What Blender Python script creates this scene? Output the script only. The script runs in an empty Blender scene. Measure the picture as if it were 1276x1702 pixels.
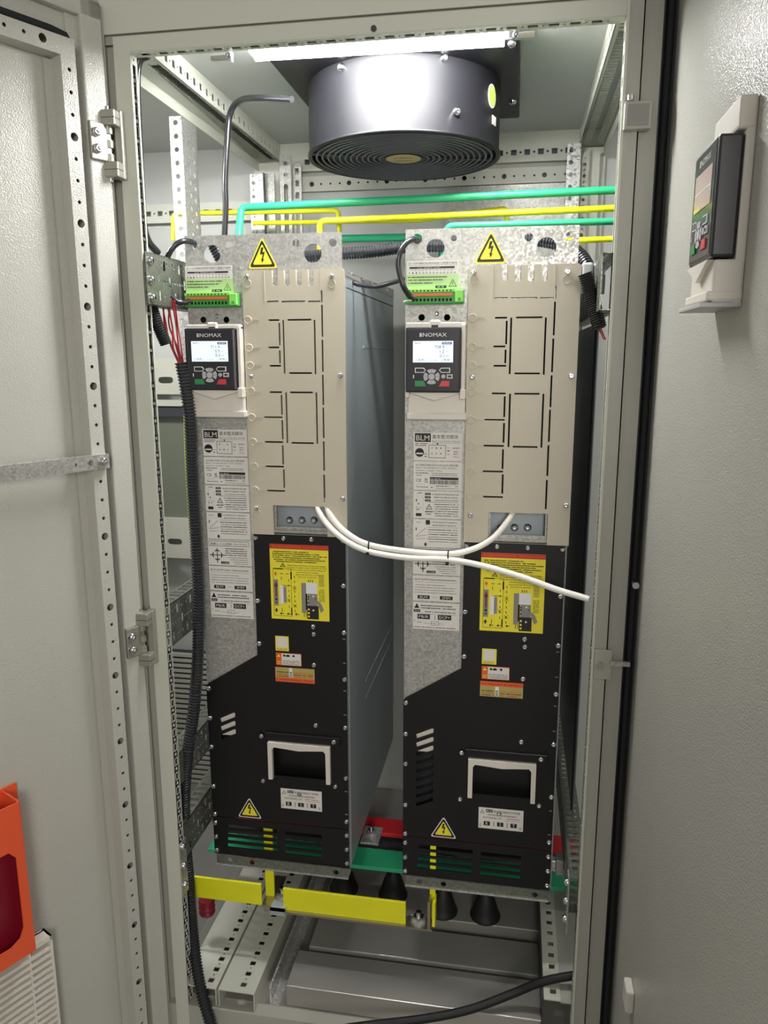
import bpy, bmesh, math, random
from mathutils import Vector, Matrix
from mathutils.geometry import tessellate_polygon
random.seed(7)
S = bpy.context.scene
COL = S.collection
PI = math.pi

# ------------------------------------------------------------------ camera, world, lights, exposure
FPX = 1268.87
YAW, PITCH, ROLL = .1705293, .1997395, -.00189297
CAM = Vector((.259845, -1.320315, 0))
FW = Vector((-math.sin(YAW)*math.cos(PITCH), math.cos(YAW)*math.cos(PITCH), -math.sin(PITCH)))
_r = Vector((math.cos(YAW), math.sin(YAW), 0)); _u = _r.cross(FW)
RT = _r*math.cos(ROLL)+_u*math.sin(ROLL); UP = -_r*math.sin(ROLL)+_u*math.cos(ROLL)
cd = bpy.data.cameras.new('camera'); cam = bpy.data.objects.new('camera', cd); COL.objects.link(cam)
cam.matrix_world = Matrix(((RT.x, UP.x, -FW.x, CAM.x), (RT.y, UP.y, -FW.y, CAM.y), (RT.z, UP.z, -FW.z, CAM.z), (0, 0, 0, 1)))
cd.sensor_fit = 'VERTICAL'; cd.sensor_height = 36; cd.lens = FPX/1702*36; cd.clip_start = .02
S.camera = cam
S.view_settings.view_transform = 'Standard'; S.view_settings.look = 'None'
S.view_settings.exposure = 0.27; S.view_settings.gamma = 1
W = bpy.data.worlds.new('world'); S.world = W; W.use_nodes = True
W.node_tree.nodes['Background'].inputs[0].default_value = (1, .97, .92, 1)
W.node_tree.nodes['Background'].inputs[1].default_value = .25
def area(name, loc, target, sx, sy, power, col=(1, 1, 1)):
    d = bpy.data.lights.new(name, 'AREA'); d.shape = 'RECTANGLE'; d.size = sx; d.size_y = sy; d.energy = power; d.color = col
    o = bpy.data.objects.new(name, d); COL.objects.link(o); o.location = loc
    o.rotation_euler = (Vector(target)-Vector(loc)).to_track_quat('-Z', 'Y').to_euler(); return o
area('workshop_light', (.70, -2.9, .35), (-.1, 0, -.7), .6, .9, 29, (1, .965, .9))
area('left_compartment_fill', (-.82, .09, .50), (-.70, .30, -.5), .4, .05, 8.0)  # unseen light added to brighten the left compartment
area('right_compartment_fill', (.80, .09, .50), (.78, .30, -.5), .4, .05, 1.6)  # weaker unseen light, added for the right compartment
TUBE_STRENGTH = 128.0

# ------------------------------------------------------------------ pixel -> point on a real plane of the cabinet
def ray(px, py): return FW+(px-638)/FPX*RT+(851-py)/FPX*UP
def atx(px, py, x): d = ray(px, py); return CAM+d*((x-CAM.x)/d.x)
def aty(px, py, y): d = ray(px, py); return CAM+d*((y-CAM.y)/d.y)
def atz(px, py, z): d = ray(px, py); return CAM+d*((z-CAM.z)/d.z)

# ------------------------------------------------------------------ materials
def lin(h):
    h = h.lstrip('#'); c = [int(h[i:i+2], 16)/255 for i in (0, 2, 4)]
    return tuple((x/12.92 if x <= .04045 else ((x+.055)/1.055)**2.4) for x in c)+(1,)
def mat(name, col, rough=.5, metal=0, bump=0, bscale=300, spangle=0, sscale=90, emit=0, var=0, vscale=8, spec=.5, coat=0, trans=0):
    m = bpy.data.materials.new(name); m.use_nodes = True; nt = m.node_tree; b = nt.nodes['Principled BSDF']
    c = lin(col) if isinstance(col, str) else col
    b.inputs['Base Color'].default_value = c; b.inputs['Roughness'].default_value = rough; b.inputs['Metallic'].default_value = metal
    b.inputs['Specular IOR Level'].default_value = spec; b.inputs['Coat Weight'].default_value = coat
    if trans: b.inputs['Transmission Weight'].default_value = trans
    if emit:
        b.inputs['Emission Color'].default_value = c; b.inputs['Emission Strength'].default_value = emit
    if bump or spangle or var: tc = nt.nodes.new('ShaderNodeTexCoord')
    if bump:
        n = nt.nodes.new('ShaderNodeTexNoise'); n.inputs['Scale'].default_value = bscale; n.inputs['Detail'].default_value = 1
        nt.links.new(tc.outputs['Object'], n.inputs['Vector'])
        bp = nt.nodes.new('ShaderNodeBump'); bp.inputs['Strength'].default_value = bump; bp.inputs['Distance'].default_value = .001
        nt.links.new(n.outputs['Fac'], bp.inputs['Height']); nt.links.new(bp.outputs['Normal'], b.inputs['Normal'])
    if spangle or var:
        mx = nt.nodes.new('ShaderNodeMix'); mx.data_type = 'RGBA'
        a = spangle or var
        mx.inputs[6].default_value = tuple(x*(1-a) for x in c[:3])+(1,); mx.inputs[7].default_value = tuple(min(1, x*(1+a)) for x in c[:3])+(1,)
        if spangle:
            v = nt.nodes.new('ShaderNodeTexVoronoi'); v.inputs['Scale'].default_value = sscale
            nt.links.new(tc.outputs['Object'], v.inputs['Vector'])
            sp = nt.nodes.new('ShaderNodeSeparateColor'); nt.links.new(v.outputs['Color'], sp.inputs[0]); nt.links.new(sp.outputs[0], mx.inputs[0])
            mr = nt.nodes.new('ShaderNodeMapRange'); mr.inputs[3].default_value = rough-.12; mr.inputs[4].default_value = rough+.14
            nt.links.new(sp.outputs[1], mr.inputs[0]); nt.links.new(mr.outputs[0], b.inputs['Roughness'])
        else:
            v = nt.nodes.new('ShaderNodeTexNoise'); v.inputs['Scale'].default_value = vscale; v.inputs['Detail'].default_value = 4
            nt.links.new(tc.outputs['Object'], v.inputs['Vector']); nt.links.new(v.outputs['Fac'], mx.inputs[0])
        nt.links.new(mx.outputs[2], b.inputs['Base Color'])
    return m
M = dict(
    paint=mat('light grey textured cabinet paint', '#bab9b0', .24, bump=1.0, bscale=420, var=.03),
    post=mat('light grey smooth paint', '#c6c7ba', .42, bump=.08, bscale=330),
    dpost=mat('grey paint and painted shade', '#a9a89e', .4, bump=.15, bscale=400),  # darker tone of the cabinet paint, also used for faces in shade
    roof=mat('grey roof sheet paint', '#b9bbb6', .42, bump=.1, bscale=300),
    galv=mat('galvanised steel', '#b4b3ae', .42, .55, spangle=.2, sscale=260),
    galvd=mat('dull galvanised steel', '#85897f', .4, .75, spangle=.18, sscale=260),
    galvb=mat('bright galvanised steel', '#d2d2cf', .34, .6, spangle=.22, sscale=180),
    sheet=mat('smooth zinc sheet', '#a9b2b6', .40, .25, var=.08, vscale=4),
    floorz=mat('brushed zinc floor sheet', '#a9a6a0', .34, .45, var=.18, vscale=4),
    beige=mat('beige plastic cover', '#c3bba8', .5, bump=.03, bscale=500),
    white=mat('off white plastic', '#dcd6cc', .42),
    black=mat('black painted steel', '#09090a', .42, bump=.03, bscale=600),
    fan=mat('dark grey painted fan housing', '#151518', .42, spec=.22),
    fang=mat('dark fan grille wire', '#55555a', .45),
    bplastic=mat('black plastic', '#232326', .38),
    rubber=mat('black rubber', '#111112', .6),
    conduit=mat('black corrugated plastic', '#26272a', .35),
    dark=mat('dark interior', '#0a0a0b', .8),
    screw=mat('zinc screw', '#d8d8dc', .2, 1.0),
    yellow=mat('yellow heat shrink', '#e8e620', .4, var=.1, vscale=20),
    green=mat('green heat shrink', '#2fae7a', .4, var=.06, vscale=20),
    red=mat('red heat shrink', '#e0262e', .4),
    maroon=mat('dark red insulator resin', '#7d1226', .35),
    copper=mat('tinned copper', '#b7b0a0', .3, .9),
    sy=mat('yellow sticker', '#f0e23a', .45), sr=mat('red sticker', '#c93a2a', .45), so=mat('orange sticker', '#e2642c', .45),
    sw=mat('white sticker', '#e0dcd6', .5), sk=mat('black print', '#1d1b1c', .5), sg=mat('grey print', '#8b8885', .5),
    sgreen=mat('pale green label film', '#b9dc98', .35), smaroon=mat('dark red print', '#7a1f2a', .5), swt=mat('white print', '#e9e9e9', .4),
    tgreen=mat('green terminal plastic', '#45a545', .4), torange=mat('orange terminal levers', '#d0703a', .4), lime=mat('lime terminal plastic', '#8fdc60', .4),
    kgrey=mat('grey rubber key', '#b9b6bd', .45), kgreen=mat('green key', '#2f8a4c', .4), kred=mat('red key', '#cf3f45', .4),
    kface=mat('black keypad face', '#2a292e', .3, coat=.2),
    lcd=mat('lit display', '#dfeef0', .2, emit=.55), lcdr=mat('display without light', '#d6b6b5', .35, coat=.15), ink=mat('display ink', '#565c9c', .5),  # lcdr: pinkish reflection on the unlit display is put into its colour
    cable=mat('white cable sheath', '#e6e3da', .35), bcable=mat('black cable sheath', '#2b2b2e', .25),
    wred=mat('dark red wire', '#a01c28', .4), wyg=mat('yellow green wire', '#b8d05a', .4),
    orange=mat('orange plastic', '#e65a34', .4), neigh=mat('beige inner panel', '#bdbcae', .45), glass=mat('smoked grey green panel', '#6e7364', .2),
    ggrey=mat('light grey plastic terminal', '#b9babb', .4), dgrey=mat('dark grey plastic', '#3c3d42', .35),
    medal=mat('gold sticker', '#c6b26c', .35, .3), hinge=mat('cast zinc hinge', '#a3a296', .38, .5),
    film=mat('dark steel drawer panel', '#8e9294', .3, .3, var=.25, vscale=6),
    seal=mat('black foam gasket', '#1c1d20', .7), tube=mat('fluorescent tube glass', (1, 1, 1, 1), .3, emit=TUBE_STRENGTH),
    concrete=mat('grey floor', '#8e8c86', .7, var=.1),
)

# ------------------------------------------------------------------ mesh helpers
def FP(y, x=0, z=0): return Matrix(((1, 0, 0, x), (0, 0, -1, y), (0, 1, 0, z), (0, 0, 0, 1)))     # u=x v=z, faces -y
def XP(x, y=0, z=0): return Matrix(((0, 0, 1, x), (1, 0, 0, y), (0, 1, 0, z), (0, 0, 0, 1)))      # u=y v=z, faces +x
def XN(x, y=0, z=0): return Matrix(((0, 0, -1, x), (-1, 0, 0, y), (0, 1, 0, z), (0, 0, 0, 1)))    # u=-y v=z, faces -x
def ZP(z, x=0, y=0): return Matrix.Translation((x, y, z))                                          # u=x v=y, faces up
def ZN(z, x=0, y=0): return Matrix(((1, 0, 0, x), (0, -1, 0, y), (0, 0, -1, z), (0, 0, 0, 1)))    # u=x v=-y, faces down
def circ(x, y, r, n=12, ry=None): return [(x+r*math.cos(2*PI*i/n), y+(ry or r)*math.sin(2*PI*i/n)) for i in range(n)]
def rect(x0, y0, x1, y1): return [(x0, y0), (x1, y0), (x1, y1), (x0, y1)]
def slot(x, y, w, h, n=5):
    r = h/2
    return [(x+w/2-r+r*math.cos(-PI/2+PI*i/n), y+r*math.sin(-PI/2+PI*i/n)) for i in range(n+1)]+[(x-w/2+r+r*math.cos(PI/2+PI*i/n), y+r*math.sin(PI/2+PI*i/n)) for i in range(n+1)]
def smooth_path(pts, n=8):
    P = [Vector(p) for p in pts]
    if len(P) < 3: return P
    Q = [P[0]*2-P[1]]+P+[P[-1]*2-P[-2]]; out = []
    for i in range(1, len(Q)-2):
        a, b, c, d = Q[i-1:i+3]
        for k in range(n):
            t = k/n
            out.append(.5*((2*b)+(c-a)*t+(2*a-5*b+4*c-d)*t*t+(3*b-a-3*c+d)*t**3))
    out.append(P[-1]); return out
TXT = {}
class MB:
    def __init__(s): s.v = []; s.f = []; s.m = []; s.s = []; s.mats = []
    def mi(s, m):
        m = M[m] if isinstance(m, str) else m
        if m not in s.mats: s.mats.append(m)
        return s.mats.index(m)
    def add(s, vs, fs, m, X=None, sm=False):
        b = len(s.v); i = s.mi(m)
        s.v += [tuple(X@Vector(p)) if X else tuple(p) for p in vs]
        for f in fs: s.f.append([b+k for k in f]); s.m.append(i); s.s.append(sm)
        return s
    def box(s, x0, x1, y0, y1, z0, z1, m, X=None, bev=0):
        x0, x1 = sorted((x0, x1)); y0, y1 = sorted((y0, y1)); z0, z1 = sorted((z0, z1))
        if bev:
            bm = bmesh.new(); bmesh.ops.create_cube(bm, size=1)
            for v in bm.verts: v.co = Vector(((x0+x1)/2+v.co.x*(x1-x0), (y0+y1)/2+v.co.y*(y1-y0), (z0+z1)/2+v.co.z*(z1-z0)))
            bmesh.ops.bevel(bm, geom=bm.edges[:], offset=bev, segments=2, affect='EDGES', profile=.5)
            bm.verts.index_update(); s.add([v.co[:] for v in bm.verts], [[v.index for v in f.verts] for f in bm.faces], m, X); bm.free(); return s
        vs = [(x, y, z) for x in (x0, x1) for y in (y0, y1) for z in (z0, z1)]
        return s.add(vs, [(0, 1, 3, 2), (4, 6, 7, 5), (0, 4, 5, 1), (2, 3, 7, 6), (0, 2, 6, 4), (1, 5, 7, 3)], m, X)
    def plate(s, outer, holes, t, m, X=None):
        loops = [list(outer)]+[list(h) for h in holes]
        tess = tessellate_polygon([[Vector((p[0], p[1], 0)) for p in l] for l in loops])
        flat = [p for l in loops for p in l]; n = len(flat)
        vs = [(p[0], p[1], t) for p in flat]+[(p[0], p[1], 0) for p in flat]; fs = []
        for a, b, c in tess:
            A, B, C = flat[a], flat[b], flat[c]
            if (B[0]-A[0])*(C[1]-A[1])-(B[1]-A[1])*(C[0]-A[0]) < 0: b, c = c, b
            fs.append((a, b, c)); fs.append((n+c, n+b, n+a))
        k = 0
        for li, l in enumerate(loops):
            L = len(l); ar = sum(l[i][0]*l[(i+1) % L][1]-l[(i+1) % L][0]*l[i][1] for i in range(L))
            flip = (ar < 0) != (li > 0)
            for i in range(L):
                a, b = k+i, k+(i+1) % L
                fs.append((a, n+a, n+b, b) if not flip else (b, n+b, n+a, a))
            k += L
        return s.add(vs, fs, m, X)
    def cyl(s, p0, p1, r, m, seg=16, r2=None, sm=True, X=None):
        return s.tube([p0, p1], r, m, seg, radii=[r, r if r2 is None else r2], X=X, sm=sm)
    def tube(s, pts, r, m, seg=10, radii=None, X=None, sm=True, flat=None):
        P = [Vector(p) for p in pts]; n = len(P); vs = []; fs = []
        t0 = (P[1]-P[0]).normalized(); ref = Vector((0, 0, 1)) if abs(t0.z) < .9 else Vector((1, 0, 0))
        u = t0.cross(ref).normalized()
        for i, p in enumerate(P):
            t = ((P[min(i+1, n-1)]-P[max(i-1, 0)])).normalized()
            u = (u-t*u.dot(t)).normalized(); w = t.cross(u); R = radii[i] if radii else r
            for k in range(seg):
                a = 2*PI*k/seg; vs.append(p+u*(R*math.cos(a))+w*(R*math.sin(a)*(flat or 1)))
        for i in range(n-1):
            for k in range(seg):
                a = i*seg+k; b = i*seg+(k+1) % seg; fs.append((a, b, b+seg, a+seg))
        s.add(vs, fs, m, X, sm)
        s.add(vs[:seg], [tuple(reversed(range(seg)))], m, X); s.add(vs[-seg:], [tuple(range(seg))], m, X)
        return s
    def hose(s, pts, r, m, pitch=.0045, depth=.0016, seg=14):
        P = smooth_path(pts, 10); L = [0]
        for a, b in zip(P, P[1:]): L.append(L[-1]+(b-a).length)
        n = int(L[-1]/(pitch/4)); out = []; rad = []; j = 0
        for i in range(n+1):
            d = L[-1]*i/n
            while j < len(L)-2 and L[j+1] < d: j += 1
            t = (d-L[j])/max(1e-9, L[j+1]-L[j]); out.append(P[j].lerp(P[j+1], min(1, t)))
            rad.append(r-(depth if i % 4 in (2, 3) else 0))
        return s.tube(out, r, m, seg, radii=rad, sm=False)
    def lathe(s, prof, m, X=None, seg=24, sm=True):
        vs = []; fs = []
        for r, h in prof:
            for k in range(seg): vs.append((r*math.cos(2*PI*k/seg), r*math.sin(2*PI*k/seg), h))
        for i in range(len(prof)-1):
            for k in range(seg):
                a = i*seg+k; b = i*seg+(k+1) % seg; fs.append((a, b, b+seg, a+seg))
        return s.add(vs, fs, m, X, sm)
    def text(s, st, m, X, h, x, y, w=None, al='L', t=.0001):
        if st not in TXT:
            cu = bpy.data.curves.new('t', 'FONT'); cu.body = st; cu.size = 1; cu.resolution_u = 2
            ob = bpy.data.objects.new('t', cu); me = ob.to_mesh()
            vs = [v.co.copy() for v in me.vertices]; fs = [list(p.vertices) for p in me.polygons]
            ob.to_mesh_clear(); bpy.data.objects.remove(ob); bpy.data.curves.remove(cu); TXT[st] = (vs, fs)
        vs, fs = TXT[st]
        if not vs: return s
        x0 = min(v.x for v in vs); x1 = max(v.x for v in vs); y0 = min(v.y for v in vs); y1 = max(v.y for v in vs)
        k = h/max(1e-6, y1-y0); kx = w/(x1-x0) if w else k; ww = kx*(x1-x0)
        ox = x if al == 'L' else x-ww/2 if al == 'C' else x-ww
        return s.add([(ox+(v.x-x0)*kx, y+(v.y-y0)*k, t) for v in vs], fs, m, X)
    def r(s, x0, y0, x1, y1, m, X, w=.0001): return s.add([(x0, y0, w), (x1, y0, w), (x1, y1, w), (x0, y1, w)], [(0, 1, 2, 3)], m, X)
    def dashes(s, x0, x1, y, h, m, X, cw=None, gap=.22):
        cw = cw or h; x = x0
        while x < x1-cw*.4:
            w = cw*random.uniform(.55, 1.0); hh = h*random.uniform(.6, 1)
            if random.random() > .08: s.r(x, y+(h-hh)/2, min(x+w*(1-gap), x1), y+(h+hh)/2, m, X)
            x += w
        return s
    def build(s, name, parent=None, root=None):
        me = bpy.data.meshes.new(name); me.from_pydata(s.v, [], s.f)
        for m in s.mats: me.materials.append(m)
        me.polygons.foreach_set('material_index', s.m); me.polygons.foreach_set('use_smooth', s.s); me.update()
        o = bpy.data.objects.new(name, me); COL.objects.link(o)
        if parent: o.parent = parent
        base = Vector((0, 0, 0)); q = parent
        while q: base += q.location; q = q.parent
        if parent is None or root: base = Vector(root) if root else base
        if parent is None and root: o.location = root
        if base.length:
            me.transform(Matrix.Translation(-base))
        return o
def tag(o, label, cat, group=None, kind=None):
    if label: o['label'] = label
    if cat: o['category'] = cat
    if group: o['group'] = group
    if kind: o['kind'] = kind
    return o
def empty(name, loc, label, cat, group=None):
    o = bpy.data.objects.new(name, None); o.empty_display_size = .05; COL.objects.link(o); o.location = loc
    return tag(o, label, cat, group)
def thing(mb, name, label, cat, group=None, root=None):
    if root is None: root = mb.v[0]
    return tag(mb.build(name, None, root), label, cat, group)
def part(mb, name, parent, label=None):
    o = mb.build(name, parent)
    if label: o['label'] = label
    return o
def screw_mesh(r=.0055, h=.0045):
    b = MB(); b.lathe([(r, 0), (r, h*.35), (r*.86, h*.75), (r*.6, h)], 'screw', None, 14)
    b.lathe([(r*.6, h), (r*.45, h), (r*.42, h*.45), (0.0001, h*.4)], 'screw', None, 6, False)
    me = bpy.data.meshes.new('screw'); me.from_pydata(b.v, [], b.f)
    for m in b.mats: me.materials.append(m)
    me.polygons.foreach_set('use_smooth', b.s); me.update(); return me
SCR = screw_mesh(); SCR_S = screw_mesh(.0042, .0035); SCR_L = screw_mesh(.008, .007)
def screw(parent, p, X=None, me=None, name='screw'):
    o = bpy.data.objects.new(name, me or SCR); COL.objects.link(o); o.parent = parent
    base = Vector((0, 0, 0)); q = parent
    while q: base += q.location; q = q.parent
    o.matrix_local = Matrix.Translation(Vector(p)-base)@(X or FP(0)).to_3x3().to_4x4(); return o
def punched(mb, u0, u1, v0, v1, t, m, X, pitch=.0322, sq=(.011, .015), dot=.003, vc=None, horiz=True, start=None, kind='sq'):
    """strip with square slots and small round holes between; long side is u if horiz"""
    holes = []; a, b = (u0, u1) if horiz else (v0, v1); c = vc if vc is not None else ((v0+v1)/2 if horiz else (u0+u1)/2)
    p = (start if start is not None else a+pitch*.7)
    while p < b-pitch*.3:
        q = p+pitch/2
        if kind == 'sq':
            w, h = sq[1]/2, sq[0]/2
            holes.append(rect(p-w, c-h, p+w, c+h) if horiz else rect(c-h, p-w, c+h, p+w))
        else: holes.append(circ(p, c, sq[0]/2, 10) if horiz else circ(c, p, sq[0]/2, 10))
        if dot and q < b-.004: holes.append(circ(q, c, dot, 6) if horiz else circ(c, q, dot, 6))
        p += pitch
    mb.plate(rect(u0, v0, u1, v1), holes, t, m, X)

# ================================================================== SETTING
ZF = -1.36          # underside of the cabinet floor
fl = MB(); fl.box(-4, 4, -4, 3, ZF-.16, ZF-.10, 'concrete'); tag(fl.build('floor'), 'grey workshop floor under the cabinet', None, kind='structure')

# ================================================================== CABINET (frame, roof, back, floor plates, doors)
cab = empty('electrical_cabinet', (0, .4, ZF-.1), 'open light grey steel electrical cabinet with folded posts, roof and both doors', 'electrical cabinet')
ZT, ZB = .60, ZF-.1
XL, XR = -.40, .405
ROOF = .56; YB = .80
# plinth so that the cabinet stands on the floor
b = MB(); b.box(-.46, .46, .0, .82, ZF-.1, ZF-.02, 'dpost'); part(b, 'plinth', cab)
# front left post: light inner face, slotted return flange, recessed groove, outer body
b = MB()
b.box(-.427, XL, -.001, .002, ZB+.02, .505, 'post')
punched(b, .0, .024, ZB+.02, .52, .0015, 'post', XP(XL-.0015), horiz=False, vc=.0125, sq=(.011, .0155), dot=.0028, start=ZB+.03+.011)
b.box(-.429, -.427, -.001, .020, ZB+.02, .529, 'post')
b.box(-.450, -.429, .016, .020, ZB+.02, .532, 'dpost')
b.box(-.462, -.450, .0, .06, ZB+.02, .60, 'dpost')
b.box(-.427, XL-.002, .0245, .026, ZB+.02, .52, 'dgrey'); part(b, 'corner_post', cab)  # dark grey wall paints the shade inside the hollow post, behind its slots
# front right post: darker grey faces carry the shade of the open door
b = MB()
b.box(XR, XR+.004, -.004, .002, ZB+.02, .56, 'post')
b.box(XR+.004, .432, -.001, .002, ZB+.02, .60, 'dpost')
b.box(.432, .458, .004, .008, ZB+.02, .60, 'dpost'); b.box(.430, .432, -.001, .008, ZB+.02, .60, 'dpost')
b.box(.458, .4595, .004, .04, ZB+.02, .60, 'dpost')
punched(b, -.024, .0, ZB+.02, .52, .0015, 'post', XN(XR+.0015), horiz=False, vc=-.0125, sq=(.011, .0155), dot=.0028, start=ZB+.03+.011)
b.box(XR+.002, .458, .0245, .026, ZB+.02, .56, 'dgrey'); part(b, 'corner_post', cab)  # dark grey again for the unlit inside of this post
# front top beam
b = MB()
b.box(-.45, .459, -.002, .002, .533, .60, 'post'); b.box(-.45, .459, .006, .01, .52, .54, 'dpost')
b.box(-.427, XR+.004, -.001, .002, .505, .529, 'post'); b.box(-.427, XR+.004, .002, .008, .527, .529, 'post')
punched(b, -.40, .405, -.024, .0, .0015, 'post', ZN(.505), vc=-.0125, sq=(.010, .0155), dot=.0026)
b.box(-.40, .405, .024, .0255, .505, .56, 'post')
part(b, 'top_beam', cab)
# front bottom sill
zs = -1.378
b = MB(); b.box(-.43, .43, .0, .03, ZB+.08, zs, 'dpost'); part(b, 'bottom_sill', cab)
# roof sheet and side top rails with square holes
b = MB(); b.box(-.46, .46, .026, .86, ROOF, ROOF+.002, 'roof'); part(b, 'roof_sheet', cab)
for sgn, x0 in ((-1, -.386), (1, .395)):
    b = MB(); X = XP(x0-.0015) if sgn < 0 else XN(x0+.0015)
    u0, u1 = (.026, YB) if sgn < 0 else (-YB, -.026)
    punched(b, u0, u1, .517, ROOF, .0015, 'post', X, pitch=.0315, sq=(.013, .011), dot=.0022, vc=.5335)
    xa, xb = (-.448, x0) if sgn < 0 else (x0, .457)
    holes = []; y = .045
    while y < .78:
        for c in ((xa+xb)/2-.014*-sgn*-1, (xa+xb)/2+.016):
            holes.append(rect(c-.0085, -y-.0035, c+.0085, -y+.0035)); holes.append(rect(c-.0085, -y-.0145, c+.0085, -y-.0110)) if 0 else None
        y += .0157
    b.plate(rect(xa, -YB, xb, -.026), [h for h in holes if h], .0015, 'post', ZN(.5185))
    xo = xa if sgn < 0 else xb
    b.box(xo-.0015, xo+.0015, .026, YB, .495, ROOF, 'post')
    part(b, 'top_side_rail', cab)
# back frame
b = MB()
punched(b, -.335, .385, .497, ROOF, .002, 'post', FP(YB), pitch=.034, sq=(.013, .014), dot=.003, vc=.512)
b.box(-.335, .385, YB-.012, YB, .487, .4975, 'post'); b.box(-.335, .385, YB+.010, YB+.0115, .495, ROOF, 'dgrey'); b.box(-.335, .385, YB, YB+.011, .4965, .498, 'dgrey')  # dark grey walls paint the shade seen through the beam holes
b.box(-.335, .385, YB+.006, YB+.01, .476, .488, 'dpost')
b.box(-.46, -.335, YB, YB+.03, ZB+.02, ROOF, 'post'); b.box(.385, .46, YB, YB+.03, ZB+.02, ROOF, 'post')
part(b, 'back_beam', cab)
b = MB(); holes = []
x = -.30; k = 0
while x < .37: holes.append(circ(x, .456, .0062 if k % 4 == 0 else .0028, 10)); x += .0255; k += 1
b.plate(rect(-.335, .438, .384, .476), holes, .0015, 'post', FP(YB+.001)); b.box(-.335, .384, YB+.001, YB+.011, .4745, .476, 'post'); b.box(-.335, .384, YB+.001, YB+.011, .438, .4395, 'post'); b.box(-.335, .384, YB+.010, YB+.0115, .438, .476, 'dgrey'); part(b, 'perforated_strip', cab)  # dark grey back wall for shade behind the round holes
b = MB(); b.box(-.46, .46, YB+.012, YB+.016, ZF, ROOF, 'roof'); part(b, 'back_panel', cab)
b = MB(); b.box(.06, .365, YB-.004, YB+.0005, .10, .435, 'galv'); part(b, 'galvanised_back_plate', cab, 'galvanised sheet on the back panel')
# back right galvanised punched post
b = MB()
punched(b, .364, .397, ZF+.02, .515, .002, 'galvb', FP(.752), pitch=.028, horiz=False, kind='c', sq=(.011, 0), dot=0, vc=.374)
b.box(.3955, .3975, .752, .79, ZF+.02, .515, 'galv')
punched(b, .401, .445, ZF+.02, .50, .002, 'post', FP(.775), pitch=.028, horiz=False, kind='c', sq=(.009, 0), dot=.003, vc=.409)
b.box(.42, .4215, .76, .775, ZF+.02, .50, 'dpost')
part(b, 'rear_post', cab)
# back left punched posts
b = MB()
punched(b, -.372, -.343, ZF+.02, .522, .002, 'galv', FP(.752), pitch=.028, horiz=False, kind='c', sq=(.011, 0), dot=0)
b.box(-.374, -.372, .752, .79, ZF+.02, .522, 'galvb')
punched(b, -.341, -.318, ZF+.02, .507, .002, 'galv', FP(.762), pitch=.030, horiz=False, kind='sq', sq=(.010, .016), dot=0)
part(b, 'rear_post', cab)
b = MB()
punched(b, -.452, -.412, ZF+.02, .474, .002, 'galvb', FP(.74), pitch=.034, horiz=False, kind='c', sq=(.010, 0), dot=.003, vc=-.443)
b.box(-.412, -.410, .725, .74, ZF+.02, .474, 'dgrey'); b.box(-.408, -.385, .738, .744, ZF+.02, .474, 'galv')
part(b, 'rear_post', cab)
# bright punched mid post on the left
b = MB()
punched(b, -.471, -.444, -.62, .492, .0018, 'galvb', FP(.30), pitch=.0262, horiz=False, kind='c', sq=(.0105, 0), dot=0, start=.4795-.0262*41)
hs = []; z = -.6
while z < .47: hs += [circ(.33, z, .0045, 8, .006), circ(.355, z+.013-.02, .0045, 8, .006)]; z += .0262
b.plate(rect(.30, -.62, .375, .492), hs, .0018, 'galv', XP(-.4458)); part(b, 'mid_post', cab, 'bright perforated galvanised post')
# floor plates: stepped zinc sheets, and bottom frame of the rear
b = MB(); b.box(-.46, .46, .03, .33, -1.380, -1.376, 'floorz'); part(b, 'floor_plate', cab)
b = MB(); b.box(-.19, .35, .032, .135, -1.376, -1.325, 'floorz', bev=.002); part(b, 'floor_plate', cab)
b = MB(); b.box(-.17, .35, .15, .245, -1.376, -1.325, 'floorz', bev=.002); part(b, 'floor_plate', cab)
b = MB(); b.box(-.17, .38, .27, .80, -1.376, -1.312, 'floorz', bev=.002); part(b, 'floor_plate', cab)
b = MB(); b.box(-.46, .46, .33, .82, -1.380, -1.376, 'floorz'); part(b, 'floor_plate', cab)
# right side: depth channel with square holes on the floor
b = MB()
punched(b, .352, .385, .02, .78, .002, 'post', ZP(-1.262), pitch=.0325, horiz=False, sq=(.012, .013), dot=0, vc=.371)
b.box(.350, .352, .02, .78, -1.376, -1.26, 'dgrey'); b.box(.385, .455, .02, .78, -1.265, -1.262, 'dpost')
part(b, 'bottom_side_rail', cab)

# ---- side rails bolted in the depth of the cabinet (things of their own)
def side_rail(x, zt, zb, y0, y1, side, label, m='galvd', top=.035):
    b = MB(); hs = []; y = y0+.03; k = 0
    h = zt-zb
    while y < y1-.02:
        for r_ in range(3):
            z = zb+h*(.2+.3*r_)
            if (k+r_) % 3: hs.append(circ(y, z, .0030, 6))
            else: hs.append(rect(y-.0045, z-.0085, y+.0045, z+.0085))
        hs.append(circ(y+.0105, zb+h*.5, .0028, 6)); hs.append(circ(y+.0105, zb+h*.86, .0024, 6))
        y += .0215; k += 1
    hs = [[(p[0] if side < 0 else -p[0], p[1]) for p in h_] for h_ in hs]
    if side > 0: hs = [list(reversed(h_)) for h_ in hs]
    b.plate(rect(y0, zb, y1, zt) if side < 0 else rect(-y1, zb, -y0, zt), hs, .0015, m, XP(x-.0015) if side < 0 else XN(x+.0015))
    xa, xb = (x-top, x) if side < 0 else (x, x+top)
    hs = []; y = y0+.03
    while y < y1-.02: hs.append([(p[0], p[1]) for p in rect(xa+.007, y-.005, xb-.007, y+.005)]); y += .022
    b.plate(rect(xa, y0, xb, y1), hs, .0015, m, ZP(zt-.0015)); b.plate(rect(xa, y0, xb, y1), hs, .0015, m, ZP(zb))
    return thing(b, 'mounting_rail', label, 'mounting rail', 'perforated side mounting rails')
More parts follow.
